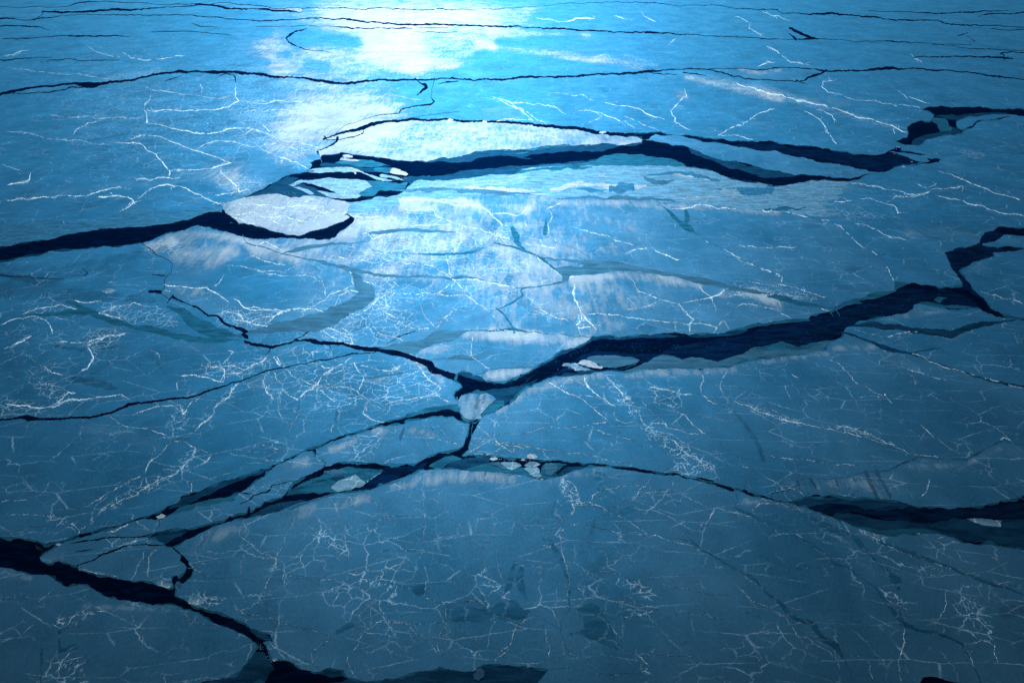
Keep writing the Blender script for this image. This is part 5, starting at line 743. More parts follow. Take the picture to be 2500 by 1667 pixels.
RIDGES = '''
A0 990,430 1050,455,7 1070,480,7 1120,482,7 1400,475 1520,458
A0 0,470 150,430 250,415
A0 700,365 800,430 900,460 990,475
A0 0,550,4 200,575 400,600 600,610 900,650
A0 1180,710 1270,745 1450,765 1640,790 1900,800
A0 1240,745,5 1230,810 1190,850 1180,900 1205,950,10 1200,1010,10 1220,1015,9 1400,1050 1580,1090 1700,1100 1870,1060 2050,1060 2150,1080
A0 1640,680 1660,720,8 1650,770
A0 1930,690 1930,790,9 1960,830 1870,880 1700,900 1500,915 1200,905
A0 1960,830 2200,840 2352,850
A0 1060,1145 1200,1110,8 1300,1120,8 1450,1180 1600,1240 1850,1330,9 1900,1340 1810,1360,10 1700,1390 1400,1400
A0 940,1180 1170,1190 1210,1240,7 1290,1290,8 1350,1360,8 1390,1400,8 1385,1460
A0 1100,1465 1250,1475,8 1480,1460
A0 1810,1360,10 1810,1420,9 1900,1490,9 1940,1546,10
A0 1590,1230 1700,1180 1900,1160 2000,1190 2300,1180
A0 0,1080,4 300,1110 600,1150 900,1185
A0 400,945,4 550,965 900,970 1190,975
A0 250,1420 240,1470,7 200,1500 60,1520
A0 0,1340,4 100,1380 200,1420
A0 1300,740,4 1280,760
A0 600,1110,4 650,1050 720,1010 850,990
A1 140,980,9 150,1040,12 210,1090
A1 -30,1110,6 60,1060 200,1110 400,1170 600,1210
A1 480,1010 520,900 800,850 950,860 1050,900
A1 0,850 250,830 480,850
A1 0,920 300,900 480,960 700,990
A1 1150,740 1280,800 1450,820
A1 700,1050,5 850,1040 1000,990
A1 860,560 880,520,8 1060,440 1050,390
A1 900,150,5 960,110 1050,80
A1 1340,240,8 1350,300
A1 2080,800,6 2200,880,10 2320,960,10 2352,985,10 A2 30,1000,6
A2 100,820,6 150,840,12 200,880,14 280,920,12 340,960,12 370,985,10 480,1005,5
A2 0,790,6 100,820,7 200,850 380,850,7 540,890 610,940
A2 480,755 750,780 850,830,7
A2 700,910 900,930,7 1000,970,7 1100,1000 1180,1055
A2 900,840 1150,880,7 1250,920 1430,990,8
A2 780,1010,4 920,965
A2 1580,720 1600,790,10 1530,850 1470,910,7 1510,970 1500,1000,10 1630,1070,7
A2 1850,1120,7 1950,1060,8 2080,1010,8 2200,930,10 2330,890,8
A2 1050,930,4 1250,1030 1380,1080
A2 1850,1100,4 2000,1110 2150,1150
A2 600,180,7 700,150,14 850,155,10
A2 1000,130,9 1100,160,9
A2 1210,80 1250,130,6 1350,185,8
A2 350,150 550,180 620,185
A2 800,490 950,450 1000,520
A2 1430,385,5 1530,310
A2 2250,380,8 2290,390,7 2352,425
A3 230,380,8 290,410,8 360,450,8 430,510,8 600,540,5
A3 160,550,8 250,515,8 320,510
A3 -20,140,5 110,190,5 90,230,6 200,310,5
A3 200,100,6 350,140,8 430,180,8
A3 820,650,8 700,670,9 690,710,8 740,760,8 850,780,7 880,820
A3 870,790 1100,830 1500,890
A3 1310,740,4 1380,790 1400,830
A3 1400,795,8 1500,830,8 1590,855,6
A3 -20,680,10 200,745,14 400,800,14 600,850,13 800,890,12 1000,970,12 1200,1015,11 1310,1055,12 1395,1090,9
A3 540,910 640,960,7 700,1010 730,1080 780,1150 820,1190
A3 640,900,4 780,950 800,1020
A3 1280,1060,7 1290,1100,8
A3 1420,440 1450,480 1520,520
A3 0,1120,4 120,1150
B0 0,310 150,290 400,275 700,265
B0 980,400,6 1050,360,8 1100,320,9 1080,290,9 1000,270 800,275
B0 1130,290 1180,250 1250,200,8 1420,185,7 1520,200,9 1650,260,8 1800,330,8 1850,325,6
B0 700,265 850,220,8 1000,195
B0 1870,120 1950,190,9 1960,250,6
B0 1760,260 1900,240 2060,200
B0 1340,950,9 1360,1000,9 1480,1005,7 1700,1020,8 1800,1080,9 1880,1140,8
B0 1880,1100,6 1960,1130,8 2000,1180,8 2100,1205,7 2352,1215,6
B0 1800,1240,6 1850,1210 1950,1230 2000,1290
B0 1900,1280,7 2050,1300,9 2250,1250,8 2340,1215
B0 1950,1200,6 2000,1290,7 2150,1330,8 2220,1345,10
B0 1400,1030,5 1390,1050 1340,1040
B0 1850,880,5 1800,980,5 1750,1010
B0 1870,830,4 2050,860 2250,880 2352,900
B0 2020,750,6 2352,830
B0 1900,440,7 2000,470,7 2100,500
B0 600,1120,6 700,1140,7 830,1120
B0 180,1240 300,1190,6 500,1160 630,1195
B0 700,1190,7 830,1230,9 900,1250 1000,1280,8
B0 830,1230,5 950,1170 1100,1140 1200,1170
B0 0,1325,6 150,1270,6 300,1250 380,1290,6 430,1400
B0 0,1540,7 200,1450,8 280,1400
B0 460,1470,5 700,1465
B0 700,1480,8 760,1450,10 830,1430
B0 1660,1400 1690,1370,6
B0 230,80 250,60
C0 720,150,10 830,100,10 900,60,8 1040,50
C0 720,160,8 770,250,12 740,300,12 720,330,12 650,370,8
C0 360,320,6 420,370,8 520,390
C0 0,600,7 180,640,9 350,660,10 420,650,8 560,530,7 640,540
C0 420,660,7 500,620 700,590 1000,550 1080,600
C0 1480,400,7 1600,390,8 1750,430 1830,450,7 1840,350 1700,320
C0 1750,310,6 1900,310,8 2000,350,10 2150,280,10 2200,240,6
C0 1830,300,6 1920,200 1860,190
C0 1800,450,6 1850,380 2000,370
C0 1960,450,8 1900,510,11 1880,570,10 1800,620,8 1750,660 1760,700 1700,760 1600,850
C0 1640,570,7 1600,610,6
C0 1080,720,5 1250,660,6 1480,640,7 1500,710,9 1580,600
C0 880,715,6 960,770,7 1000,800,7 1200,830 1380,890,8 1400,940,7 1350,1000 1230,1100,8 1190,1200
C0 1400,940,5 1500,930,6 1600,980,9 1580,1040,8 1540,1100,8 1450,1200,10 1300,1250,10 1150,1340,10 970,1430,9 820,1520,8
C0 1600,980,8 1680,1020,7 1740,1025,7 1710,1080,8 1650,1140
C0 1200,1200,8 1000,1300,8 850,1380,7 680,1480
C0 1300,1220,8 1290,1290,6 1200,1340
C0 1580,1250,6 1570,1370,8
C0 2240,350,6 2270,430,7 2300,450
C0 2160,430,8 2200,550,7 2250,600
C0 2270,550,5 2290,700 2320,780
C0 2260,230,10 2285,270,12 2300,310,8
C0 1900,1000,5 2050,1020 2352,1020
C0 2130,930,7 2080,1000
C0 2120,950 2200,980 2352,1020
C0 920,780,5 940,810
C0 0,1430,6 150,1420 250,1410
C0 1450,440,5 1460,520
C0 640,900,3 720,800
C0 2100,1080,4 2250,1130
C1 220,230,9 260,290,10 285,320
C1 330,340,5 380,400,6 540,470,7 640,540,7 720,600,7 750,640
C1 880,240,7 800,300,9 720,330,9 640,390,10 560,480,12 540,510,9 460,560,8 430,590,8 340,550,8 290,490,7
C1 870,240,6 900,320,8 960,390,7 970,420 920,520
C1 900,320,5 800,350 650,390
C1 600,430,5 660,430 700,490,6 850,490,6 920,530,6 990,580,7 1000,620,6 970,680,8 960,710 1050,760 1150,780
C1 560,500,5 700,490
C1 260,500,6 270,680 310,760 390,790,6 420,730 440,690
C1 150,450,7 180,530,7 230,600
C1 980,640,6 1100,660,6 1250,730,5 1320,740
C1 930,310,6 1080,350,6 1200,360,8 1250,330,9 1280,290,6
C1 1120,220,5 1130,290
C1 1400,310,12 1450,370,14 1500,430,12 1600,500,11 1560,540,8
C1 1500,440 1450,490,7 1600,580,7 1720,620
C1 1560,540,7 1400,580 1250,600 1130,640,7
C1 500,280,6 640,330 720,330
C1 300,880,4 380,930 390,1020
C1 110,930,7 80,1000,6
C1 740,740,5 700,840,6 700,890,8
C1 860,900,8 870,940 760,960,6
C1 780,960,5 950,1040,6 1050,1090
C1 1330,820,7 1450,880,7 1650,940,6 1780,970
C1 1450,880 1500,980 1550,1050
C1 570,1000,6 590,1090,8 640,1100
C1 1850,790,8 1950,850,9 2080,960,10 2200,1030,8
C1 1830,960,6 1960,930,6 2080,960
C1 1830,1030,8 1900,990,7 1950,930 1960,880
C1 1840,1030,8 1960,1045,8 2080,1050,7
C1 2080,950,7 2352,990,5
C1 1860,40,5 1850,150,5 1860,250,7 2000,340,6 2050,430
C1 1730,110,5 1780,170 1860,250
C1 1580,130,5 1760,220
C1 1930,720,9 1860,740,6 2050,600,7
C1 700,1390,8 740,1460,8 750,1540
C1 850,1370,5 880,1440
C1 360,860,4 380,760
C1 20,1300,7 60,1340
C1 640,180,6 540,200,6 550,260
C1 0,340,8 150,270,10 190,210
B1 0,1185,6 280,1215,7 420,1190,7 570,1190,7 680,1230,6
B1 180,1310,8 260,1230,8 420,1195
B1 440,1230,6 500,1190 650,1120 750,1050,7 800,1040 880,1000,8
B1 890,995,8 870,920,9 850,880,8
B1 730,1170,7 770,1080 870,1040 950,1060
B1 620,950,5 650,1020,6 670,1110
B1 0,870,4 400,920 560,930 640,1000
B1 920,1230,7 1050,1150,9 1140,1080,8 1160,1160,8 1150,1230 1250,1290,7 1320,1340,7 1550,1365,7
B1 650,1350,8 760,1270,9 850,1230,8 940,1240,8
B1 640,1385,9 720,1430,9 800,1470,8 880,1480 850,1390 780,1350
B1 660,1340,7 790,1400 900,1450
B1 950,960,7 1040,980,7 1060,1010
B1 1060,1075,6 1250,1070 1480,1060 1600,1075 1800,1075
B1 1800,1060,9 1720,960,7 1550,850 1430,820
B1 1560,1090,7 1680,980
B1 1720,950,7 1900,945,6 2080,1000,10 2220,1020,10
B1 1640,770,8 1670,900,9 1690,920,14
B1 1690,600,8 1690,660,8 1720,720,10 1770,640 1760,590
B1 1430,620,5 1470,660 1440,740
B1 1000,560,9 1040,620,12 1200,570
B1 1250,290,7 1400,290,8 1560,310 1830,340,9 1900,340,8 2000,400,7 2060,460,9 2120,510,8
B1 1260,340,10 1300,370 1540,380 1560,430,7 1700,490,8 1900,530,7 2050,580,8
B1 850,430,7 1000,440,8 1200,440,8 1300,500 1500,510 1700,510
B1 1720,270,7 1790,300,9 1830,260,8
B1 2040,640,8 2060,570 2160,610,8 2170,640
B1 2290,440,5 2300,530
B1 2200,1050 2160,1130
B1 1430,1150,5 1480,1270,6 1560,1340
B1 1560,1360,6 1640,1260 1720,1180
B1 1800,1075,7 1870,1120,10 1980,1200,6 2060,1280,6 2130,1320
B1 1030,1320,7 1100,1400,7 1250,1430 1300,1450
B1 1250,1100,4 1400,1150
B1 700,760,6 850,790 1000,800
B1 330,720,6 160,640 60,690
B1 1100,780,5 1400,830
B1 1320,960,5 1300,1040 1200,960
B2 550,200,6 700,160,8 850,160,8 920,240
B2 990,170,14 915,250,12
B2 1170,170,10 1140,230,8 1090,250
B2 0,410,6 210,430,7 260,400,8 310,340,8
B2 260,450,5 290,530,6
B2 60,470,8 80,520,8 120,510
B2 20,630,9 40,580,8 160,620,8 160,650,6
B2 240,640,8 350,670,7 520,690,8 550,660 500,590
B2 480,380,7 500,440 460,500,6 465,580,7
B2 430,400,6 480,360 590,320
B2 1280,690,8 1200,700,6 1090,750
B2 1310,685,10 1400,740,6 1580,800,7
B2 640,510,5 900,580,5 1180,680
B2 680,990,14 670,1060,14 720,1180,13 740,1230,14 790,1290,14 840,1340,13 885,1385,13
B2 640,935,16 690,925,12
B2 640,1080,8 680,1100
B2 740,1240,9 740,1280,10 700,1320,12 720,1380,10 740,1410,9
B2 705,1350,9 830,1335,9
B2 750,1290,7 830,1290
B2 270,1080,6 300,1100 390,1180,8 500,1250,8 640,1290
B2 330,1195,6 470,1240
B2 780,1240,6 940,1240,6 1120,1265,6 1500,1300,5 1700,1310 1850,1345,6 1820,1390,7
B2 1280,1090,5 1380,1110,5 1540,1150,6 1600,1220,6 1660,1280,7 1620,1340,6 1625,1390
B2 1100,900,5 1130,930 1200,1040 1380,1110
B2 1400,1120,5 1250,1180,5 1100,1200
B2 1540,1150,6 1800,1100 1860,1080,9 1950,1020,8
B2 1850,1080,7 1900,1090 2100,1070
B2 1680,990,5 1800,1090,6 1840,1200
B2 1960,1230,5 1850,1340
B2 1990,1200,7 2060,1150,7 2352,1200
B2 1750,630,6 1880,690,6 2050,780,6 2200,850,6 2352,920,6 B3 370,935,7
B2 360,740,8 400,800,8 490,850,8 580,930,8
B2 1450,380,5 1700,340,7 2000,370,8 2352,400,7
B2 0,970,9 100,1000,8 220,1025,7
B2 0,1370,7 350,1390,6 560,1400,7 640,1430,6
B3 -20,760,6 200,850,6 340,910,9 370,930,7 360,980
B3 0,960,6 200,990,6 400,1000,6 560,1050,7 740,1100,6
B3 540,1000,6 560,1090,7
B3 0,1030,10 150,1060,9 300,1080,7 420,1080,7 540,1100
B3 660,1180,8 760,1210,8
B3 340,1130,6 360,1230,9 440,1270,7
B3 930,160,6 1040,170 1250,220,7 1400,250 1480,260 1560,240,8 1600,210
B3 1470,170,6 1560,200 1640,160
B3 1220,320,7 1300,270,7 1400,275 1500,260
B3 1000,290,7 1150,310,7 1280,340,7 1320,400,8 1290,430
B3 750,350,8 800,310,8 950,300
B3 640,410,6 700,390,6 780,400
B3 1640,60,5 1760,90,8 1850,130,8 2000,190,8 2200,260,7 2352,310,7
B3 1620,260,6 1750,290 1900,330,8 2050,370,8 2352,430
B3 1600,210,7 1800,200,7 1850,185,9 1840,230
B3 0,670,5 200,690,6 350,680 500,690
B3 1980,1040,5 2100,1080,5 2250,1110 2340,1150,7
B3 380,390,9 600,440,9
B3 960,490,6 1150,545,6 1250,600,6 1400,630
B3 600,440,6 850,512,6 930,590,5 1110,722,7 1210,800,6 1250,900,6 1285,970,6
C2 760,395,9 790,480,11 850,540,10 900,580,9 1020,650,8
C2 790,470,6 960,490
C2 600,430,6 780,480
C2 930,370,10 980,440,11 1080,560,13 1090,620,12 1140,650,9 1220,730,8 1250,790,9 1300,840,10 1400,890,9 1500,930,9 1570,1010,10 1680,1060,9 1720,1110,8 1800,1140,9 1830,1190,8
C2 1020,650,10 1030,760,9 1100,790,9 1180,770,9 1250,840
C2 1060,560,8 1150,585,9
C2 1270,860,5 1330,950
C2 450,440,8 560,500,9 650,550,8 780,620,6 850,680,7 960,770
C2 650,545,6 800,560 900,590
C2 0,865,5 60,880,5 250,870 400,830,6 700,820,6 960,770,7
C2 0,900,10 100,990,10 180,1020,9 190,970,8 280,1000,6
C2 90,950,7 300,980,7 700,1030,6 900,1070,6 1130,1110,5
C2 740,840,5 930,870,9 1000,880,5 1180,930
C2 1200,970,5 1340,980
C2 1220,590,7 1290,680,5 1400,760 1450,820
C2 1280,790,5 1430,790,9 1435,820,9 1700,880
C2 1270,480,5 1480,520 1650,550
C2 1370,600,5 1500,680,6 1590,720,9 1650,800 1760,880
C2 1680,710,7 1850,750 1980,780,6
C2 1720,350,6 1740,430 1720,470 1720,550 1860,630
C2 1930,340,8 1890,430,7 1870,480 1940,610
C2 1470,1165,8 1560,1110,7 1600,1180,8 1620,1210
C2 1430,1020,7 1460,1060,7
C2 1640,1120,6 1700,1190
C2 600,1230,8 580,1310,9 640,1350,10 650,1430,12 680,1500,12
C2 650,1440,12 800,1430,12 900,1470,10 1000,1510,8
C2 650,1250,7 700,1340,9 600,1320,8
C2 800,1450,8 830,1380,8 900,1330,5 1050,1310 1250,1290
C2 1080,1220,5 1090,1260 1000,1330
C2 950,1490,5 1150,1440,7 1160,1400 1300,1350,7 1500,1330,6
C2 1320,1220,8 1260,1300,6 1150,1430,7
C2 1490,1250,6 1505,1330,7 1400,1340,7 1460,1400
C2 560,1400,7 540,1430,7 600,1480
C2 870,1070,6 930,1110,6
C2 0,1190,5 100,1200 440,1250,5
C2 1830,1480,7 1790,1545,8
C2 2150,1500,6 2230,1440,7 2352,1445
C3 -50,590,6 110,650,9 280,720,12 450,780,12 650,815,8 800,845,7 1000,890,7 1300,980,7 1500,1050,6 1690,1070,6
C3 0,600,5 250,670 500,760
C3 810,800,8 1000,850 1100,880,8 1300,970,7
C3 440,380,8 500,420
C3 390,460,6 400,520 440,590
C3 0,1140,6 130,1160
C3 220,1040,4 420,1075,6 600,1090,6 1000,1130,5
C3 600,1060,4 640,980 680,950
C3 1390,340,6 1500,370,7 1750,440
C3 970,570,5 1200,570 1210,540,7 1280,640
C3 1500,790,7 1600,890,5 1700,960 1850,1040,5
C3 2130,940,5 2180,900,7 2250,930
C3 1570,1240,5 1560,1330,7 1510,1390
C3 900,1270,5 950,1240 1080,1240
C3 370,1300,6 500,1340,7 550,1380
C3 1220,80,6 1400,35,7 1500,30
C3 960,20,5 1220,90
C3 1420,215,8 1600,285,7 1900,380,8 2100,435,9 2352,495,8
C3 1640,1095,8 1690,1105,8
C3 730,250,6 1000,470 1200,560
D2 640,0,12 680,110,12 640,200,8
D2 620,260,7 560,330,9 570,430,10 600,560,6 640,680,6 630,870,6
D2 610,180,7 500,290,8 440,350,8
D2 630,255,8 720,240,8 850,270,5 1060,330,6 1180,310,6 1310,360,6 1315,320
D2 650,70,10 850,90,9 1020,170,7 1180,260,9 1250,300,9 1290,350
D2 1320,330,8 1450,380,9 1600,410,8 1720,460,5
D2 1510,350,5 1700,290,7 1790,200,10 1840,90,9
D2 1830,110,7 1960,145,9 2150,180
D2 660,660,5 850,630,5 1000,640,5 1300,790
D2 680,760,5 800,830,6 950,880,6 1200,890,6 1370,940,7
D2 1370,940,8 1250,980 1080,1010
D2 960,1040,5 1010,1130,7 1070,1190
D2 1400,740,6 1700,800,5 1950,830
D2 1620,970,7 1750,990,6 1900,1020
D2 1150,1300,7 1230,1340,9 1300,1420,7
D2 830,1490,5 1000,1480,5 1280,1450,6
D2 10,1370,7 150,1250,7 200,1080 290,1010,9 350,1030
D2 360,1040,7 440,1090,7 470,1230 460,1440
D2 600,1280,6 720,1380,6
D2 80,860,9 140,800,7 180,690
D2 190,570,8 240,585 400,590,8 390,680,6
D2 1530,1230,5 1620,1205,6
D2 1200,1330,4 1660,1335
D2 350,140,5 440,300,6
D2 410,410,7 480,440 490,400
D1 710,30,8 760,160,8 770,240,7 820,270,7 830,440,9 840,540,7
D1 850,0,5 880,90,5
D1 1440,0,8 1460,110,8 1470,220,7 1490,440,6
D1 400,170,7 330,330,5 250,520,6 240,570,7 250,610 190,700,8 160,790,8
D1 0,380,6 50,410,7 120,480,8 250,520
D1 280,640,5 470,690,7 640,705,9 830,710,6
D1 870,670,10 950,640,9
D1 1060,710,9 1200,600 1300,560,6 1330,500
D1 1480,560,6 1490,690,8 1480,850,7 1560,880,8 1700,890,6 2000,880,6
D1 1090,850,5 1200,930,5 1330,1070 1440,1170,6 1580,1330,6
D1 1590,1340,6 1600,1120,6 1660,1040,8
D1 1640,1050,8 1480,1060,7 1300,1050 1030,1060
D1 1040,900,5 1020,1100,7 870,1290,6
D1 840,1310,8 830,1370,9 920,1520,7
D1 550,1400,6 540,1300,6 700,1180
D1 320,1350,9 280,1300,7 200,1220
D1 2040,1370,7 2150,1250,7 2230,1070,7 2330,1010,7
D1 1650,910,6 1640,1020
D1 1890,1060,5 1890,1200,5 1930,1360
D1 1000,240,5 1300,180,5 1450,190
D1 500,240,7 640,360,6 760,480,6 850,530
D1 1000,0,4 1120,130,5 1250,290
D1 1530,30,5 1750,240,6 1950,440
D1 1870,240,5 1950,390,5 2050,340 2030,260
D1 1030,490,5 1250,450,5 1400,455,8 1500,470
D1 160,1000,6 300,1060,5 500,1100 700,1170
D1 500,1380,9 600,1420,6
D1 0,895,7 100,900 190,880
D0 0,150,5 150,170 400,180,6 500,220,8 600,250,8 660,300,10
D0 0,330,4 200,300 400,240
D0 640,330,9 660,290,8 720,250
D0 800,180,7 850,110,7 960,70,9 940,10,6
D0 1730,120,7 1740,160 1720,220
D0 1980,270,7 1970,350,7 2060,410,7 2150,490,9 2260,520,7 2270,560,7 2210,670,7
D0 2000,390,4 2000,500,4 1970,660
D0 1600,470,5 1620,540 1720,590
D0 1310,430,7 1220,520,9 1210,680,9
D0 1180,470,6 1180,570,5
D0 1550,560,7 1620,630,8 1690,680,7
D0 1600,800,5 1700,870,6 1900,850
D0 1900,900,7 2000,980,6 2150,1000
D0 0,860,4 180,830,6 320,880,6 400,810,6 450,800
D0 430,1050,9 620,1000,8 800,960,9 980,940,7
D0 420,1060,7 500,1100 620,1080,8 640,1040
D0 470,1290,4 480,1540
D0 1090,980,4 1170,1150 1170,1280
D0 1530,1050,7 1700,1070,5 1850,1090
D0 1920,1340,6 1890,1400 1920,1430
D0 880,320,10 1000,270,14 1060,240,12
D0 1000,400,8 1150,370,10 1270,400,8
D0 650,610,7 800,655,8 1000,690,6
D0 1640,960,7 1780,1000,7 1900,1060
D0 2060,1210,6 2050,1300 1980,1420
D3 120,150,8 130,110,8 200,70,7 350,75,5 500,140
D3 380,80,5 620,150,5 850,210,5 940,330,6
D3 1000,290,10 1150,370,12 1250,430,9 1450,530,6
D3 1430,500,6 1560,540,6 1900,640,6 2352,800,5
D3 1560,610,6 1680,620,6 1650,670 1560,660 1500,580
D3 1150,790,8 1180,840,8 1300,900,5 1440,960
D3 1710,790,5 1720,900,5 1640,1040,7
D3 1370,1100,7 1360,1250,8 1320,1400,6 1350,1546
D3 1860,1240,8 2000,1200,7 2100,1200,6
D3 1860,1250,8 1950,1440,7
D3 2110,1230,7 2140,1380,7 2050,1400
D3 1840,800,4 1860,900 1950,1100
D3 0,620,5 200,760,5 350,880,7 580,960
D3 0,800,5 250,920,5 400,1010,6 480,1150 560,1250
D3 1100,1390,6 1130,1546
D3 1000,1270,4 1200,1370
D3 840,1330,5 950,1320 1100,1400
D3 0,950,4 200,1010
D3 450,600,4 700,590 900,600
D3 1440,330,6 1520,325
D3 1620,365,7 1720,355
B1 -80,330,7 100,340,8 250,365,6 420,345,7 600,400,6 740,380
B1 -90,420,7 60,400,6 180,440,8 330,430,6 480,480,7
B1 250,365,6 200,450,6 330,520
B1 420,345,6 520,290,7 640,330
B1 600,400,6 560,470,6 620,520
A1 760,1180,6 950,1120,7 1150,1090,6 1300,1130,6 1500,1080
A1 900,1260,6 1050,1200,7 1250,1220,6 1450,1190,7 1700,1230
A1 1150,1090,6 1180,1210,6
A1 1450,1190,6 1600,1120,7 1850,1100,6 2100,1120
A1 1850,1100,6 1900,1180,6
A2 100,1080,6 350,1100,6 600,1150,6
A1 320,1180,6 450,1240,7 560,1230
A1 250,1290,7 420,1330,7 520,1400
A1 60,1160,6 180,1250,7 300,1290,7 290,1360
'''
# floes: a point on the floe (photograph pixel), extra snow (lowered on far and side floes to paint the light's falloff), label
FLOES = [
(175, 1567, .12, 'dim blue-black floe filling the bottom left corner below the black lead'),
(1983, 1048, 0.06, 'huge smooth blue floe right of centre, between the slushy lead and the thin lower lead'),
(351, 351, -.22, 'wide ridged blue floe at upper left, north of the broad black lead'),
(1013, 129, -.15, 'long bright floe just north of the long dark crack that spans the photo'),
(1655, 1522, .12, 'dark floe at the bottom holding a large dark frozen wedge'),
(413, 1084, 0.0, 'large dim floe at left below the long thin crack, ridged on its right'),
(1546, 4, -.25, 'farthest blue floe, along the very top of the photo'),
(227, 831, -.12, 'dim broken floe at far left crossed by a winding teal crack'),
(2318, 1475, .12, 'dim rubble-strewn floe in the bottom right corner'),
(1819, 255, -.1, 'big pale blue floe at upper right ending at the two dark lead pockets'),
(1924, 1416, .12, 'long smooth floe curving from the lower centre to the bottom right'),
(1001, 1321, .12, 'ridge-crossed floe below the central crossing with two dim channels at its edge'),
(2404, 467, -.15, 'smooth floe at the right edge crossed by two slanting white ridges'),
(2617, 681, -.12, 'dim floe at the right edge inside the elbow of the slushy lead'),
(1664, 59, -.15, 'narrow far floe near the top between two long thin cracks'),
(968, 1542, .12, 'dark cracked floe at the bottom, south of the dark frozen tongue'),
(2490, 870, -.05, 'dim floe at the right edge below the dark branching crack'),
(2538, 1407, .12, 'dim sliver of floe under the dark plate at the lower right edge'),
(1573, 748, 0.15, 'lens of floe under the broad grey lead, marked by a bright white ridge'),
(601, 682, 0.1, 'bright feathered floe south of the hooked left lead'),
(1622, 603, 0.12, 'plain blue floe at centre, west of the dark notch and its white line'),
(1930, 605, 0.1, 'plain blue floe at centre right, east of the dark notch'),
(1091, 557, 0.2, 'bright ridged floe south of the pale banded belt, above centre'),
(666, 1188, 0.1, 'long tapering floe between the blade-shaped lead and the lower left lead'),
(1026, 762, 0.15, 'pale floe with ridged margins right of the grey S-shaped strip'),
(2519, 330, -.2, 'dim floe at the right edge beside the forked lead pocket'),
(1128, 343, .5, 'brilliant white crescent floe between the thin crack and the central lead'),
(1080, 644, 0.15, 'low wedge of pale floe between two thin frozen cracks at the centre'),
(2226, 604, 0, 'blue floe ending in a blunt corner at the right bend of the slushy lead'),
(1209, 856, 0.15, 'pale pointed floe above the junction of the two black leads'),
(0, 27, 0, 'far strip of floe at the top left corner'),
(705, 520, .62, 'brilliant white floe in the hook of the left lead'),
(558, 1464, .12, 'small dim floe east of the bottom left neck, full of fine ridges'),
(1859, 384, .1, 'slim lens-shaped floe between the two dark right-hand leads'),
(341, 1379, .12, 'rounded little floe nosing into the black lead at bottom left'),
(2288, 775, 0, 'small triangular floe south of the slushy lead near the right edge'),
(1885, 181, .1, 'thin lens of floe in the loop of the long far crack'),
(1157, 987, .28, 'small rounded pale floe at the junction of the leads'),
(672, 824, -.05, 'small grey floe enclosed by the bends of the black central crack'),
(1232, 911, .3, 'bright tongue of floe at the very point of the junction'),
(116, 216, 0, 'thin dark sliver of floe beside the long far crack at left'),
(633, 19, .1, 'tiny far sliver of floe between thin cracks near the top'),
(1372, 645, .1, 'small pale floe wedged at the head of the broad grey lead'),
(842, 330, .6, 'small white floe looped by the crescent crack'),
]
# ------------------------------------------------------------------ sea
Z_FLOE, Z_KEEL = 0.55, -0.6
def grid_plane(name, x0, x1, y0, y1, z, n=12):
    xs, ys = np.linspace(x0, x1, n + 1), np.linspace(y0, y1, n + 1)
    co = [(x, y, z) for y in ys for x in xs]
    fc = [(j * (n + 1) + i, j * (n + 1) + i + 1, (j + 1) * (n + 1) + i + 1, (j + 1) * (n + 1) + i) for j in range(n) for i in range(n)]
    return mesh_np(name, co, fc)
tag(link('sea_water', grid_plane('sea_water', -60000, 60000, -4000, 120000, 0.0), M_SEA), kind='structure')

# ------------------------------------------------------------------ outlines of all openings
import zlib
rngs = lambda k: random.Random(zlib.crc32(k.encode()) if isinstance(k, str) else 4000 + k)
openings = []           # raw outlines (N,2) in pixels
k = 0
for ln in CRACKS.strip().split('\n'):
    k += 1
    openings.append(ribbon(path(ln), rngs(ln), 0.05, 0.35, 4.0, 1.0))
seam_out = []
for ln in SEAMS.strip().split('\n'):
    o = ribbon(path(ln), rngs(ln), 0.05, 0.35, 4.0, 1.0)
    openings.append(o)
    seam_out.append((ln, o))
for key, s in POOLS.items():
    k += 1
    openings.append(np.array([(q[0], q[1]) for q in fractal(path(s), rngs(s), 0.075, 3.2, True)]))
frozen_out = []
for tone, label, how, s in FROZEN:
    k += 1
    if how == 'line':
        o = ribbon(path(s), rngs(s), 0.05, 0.4, 4.0, 1.2)
    else:
        o = np.array([(q[0], q[1]) for q in fractal(path(s), rngs(s), 0.10 if tone == 'D' else 0.06, 3.5, True)])
    openings.append(o)
    frozen_out.append(o)

# ------------------------------------------------------------------ subdivide the pack into floes
X0, X1, Y0, Y1 = -500.0, 3000.0, -70.0, 1900.0
pts, edges = [], []
def add_loop(P):
    b = len(pts)
    n = len(P)
    pts.extend((float(x), float(y)) for x, y in P)
    edges.extend((b + i, b + (i + 1) % n) for i in range(n))
def clip_loop(P):
    q = P.copy()
    q[:, 0] = np.clip(q[:, 0], X0 - 5, X1 + 5)
    q[:, 1] = np.clip(q[:, 1], Y0 - 5, Y1 + 5)
    keep = np.linalg.norm(q - np.roll(q, 1, 0), axis=1) > 0.05
    return q[keep]
for P in openings:
    add_loop(clip_loop(P))
STEP = 6.5
cell = set((int(x // 4), int(y // 4)) for x, y in pts)
rg = random.Random(5)
y = Y0
row = 0
while y <= Y1 + 0.1:
    inside = -20 < y < 1690
    x = X0 + (STEP / 2 if row % 2 and inside else 0)
    while x <= X1 + 0.1:
        on = x <= X0 or y <= Y0 + 0.1 or x >= X1 or y >= Y1 - 0.1
        xx, yy = (x, y) if on else (x + rg.uniform(-1.6, 1.6), y + rg.uniform(-1.6, 1.6))
        if (int(xx // 4), int(yy // 4)) not in cell:
            pts.append((xx, yy))
        x += STEP if inside and -20 < x < 2520 else 40
    y += STEP if inside else 30
    row += 1
for c in ((X0, Y0), (X1, Y0), (X1, Y1), (X0, Y1)):
    pts.append(c)
res = delaunay_2d_cdt([Vector(p) for p in pts], edges, [], 0, 1e-4)
V = np.array([(v.x, v.y) for v in res[0]])
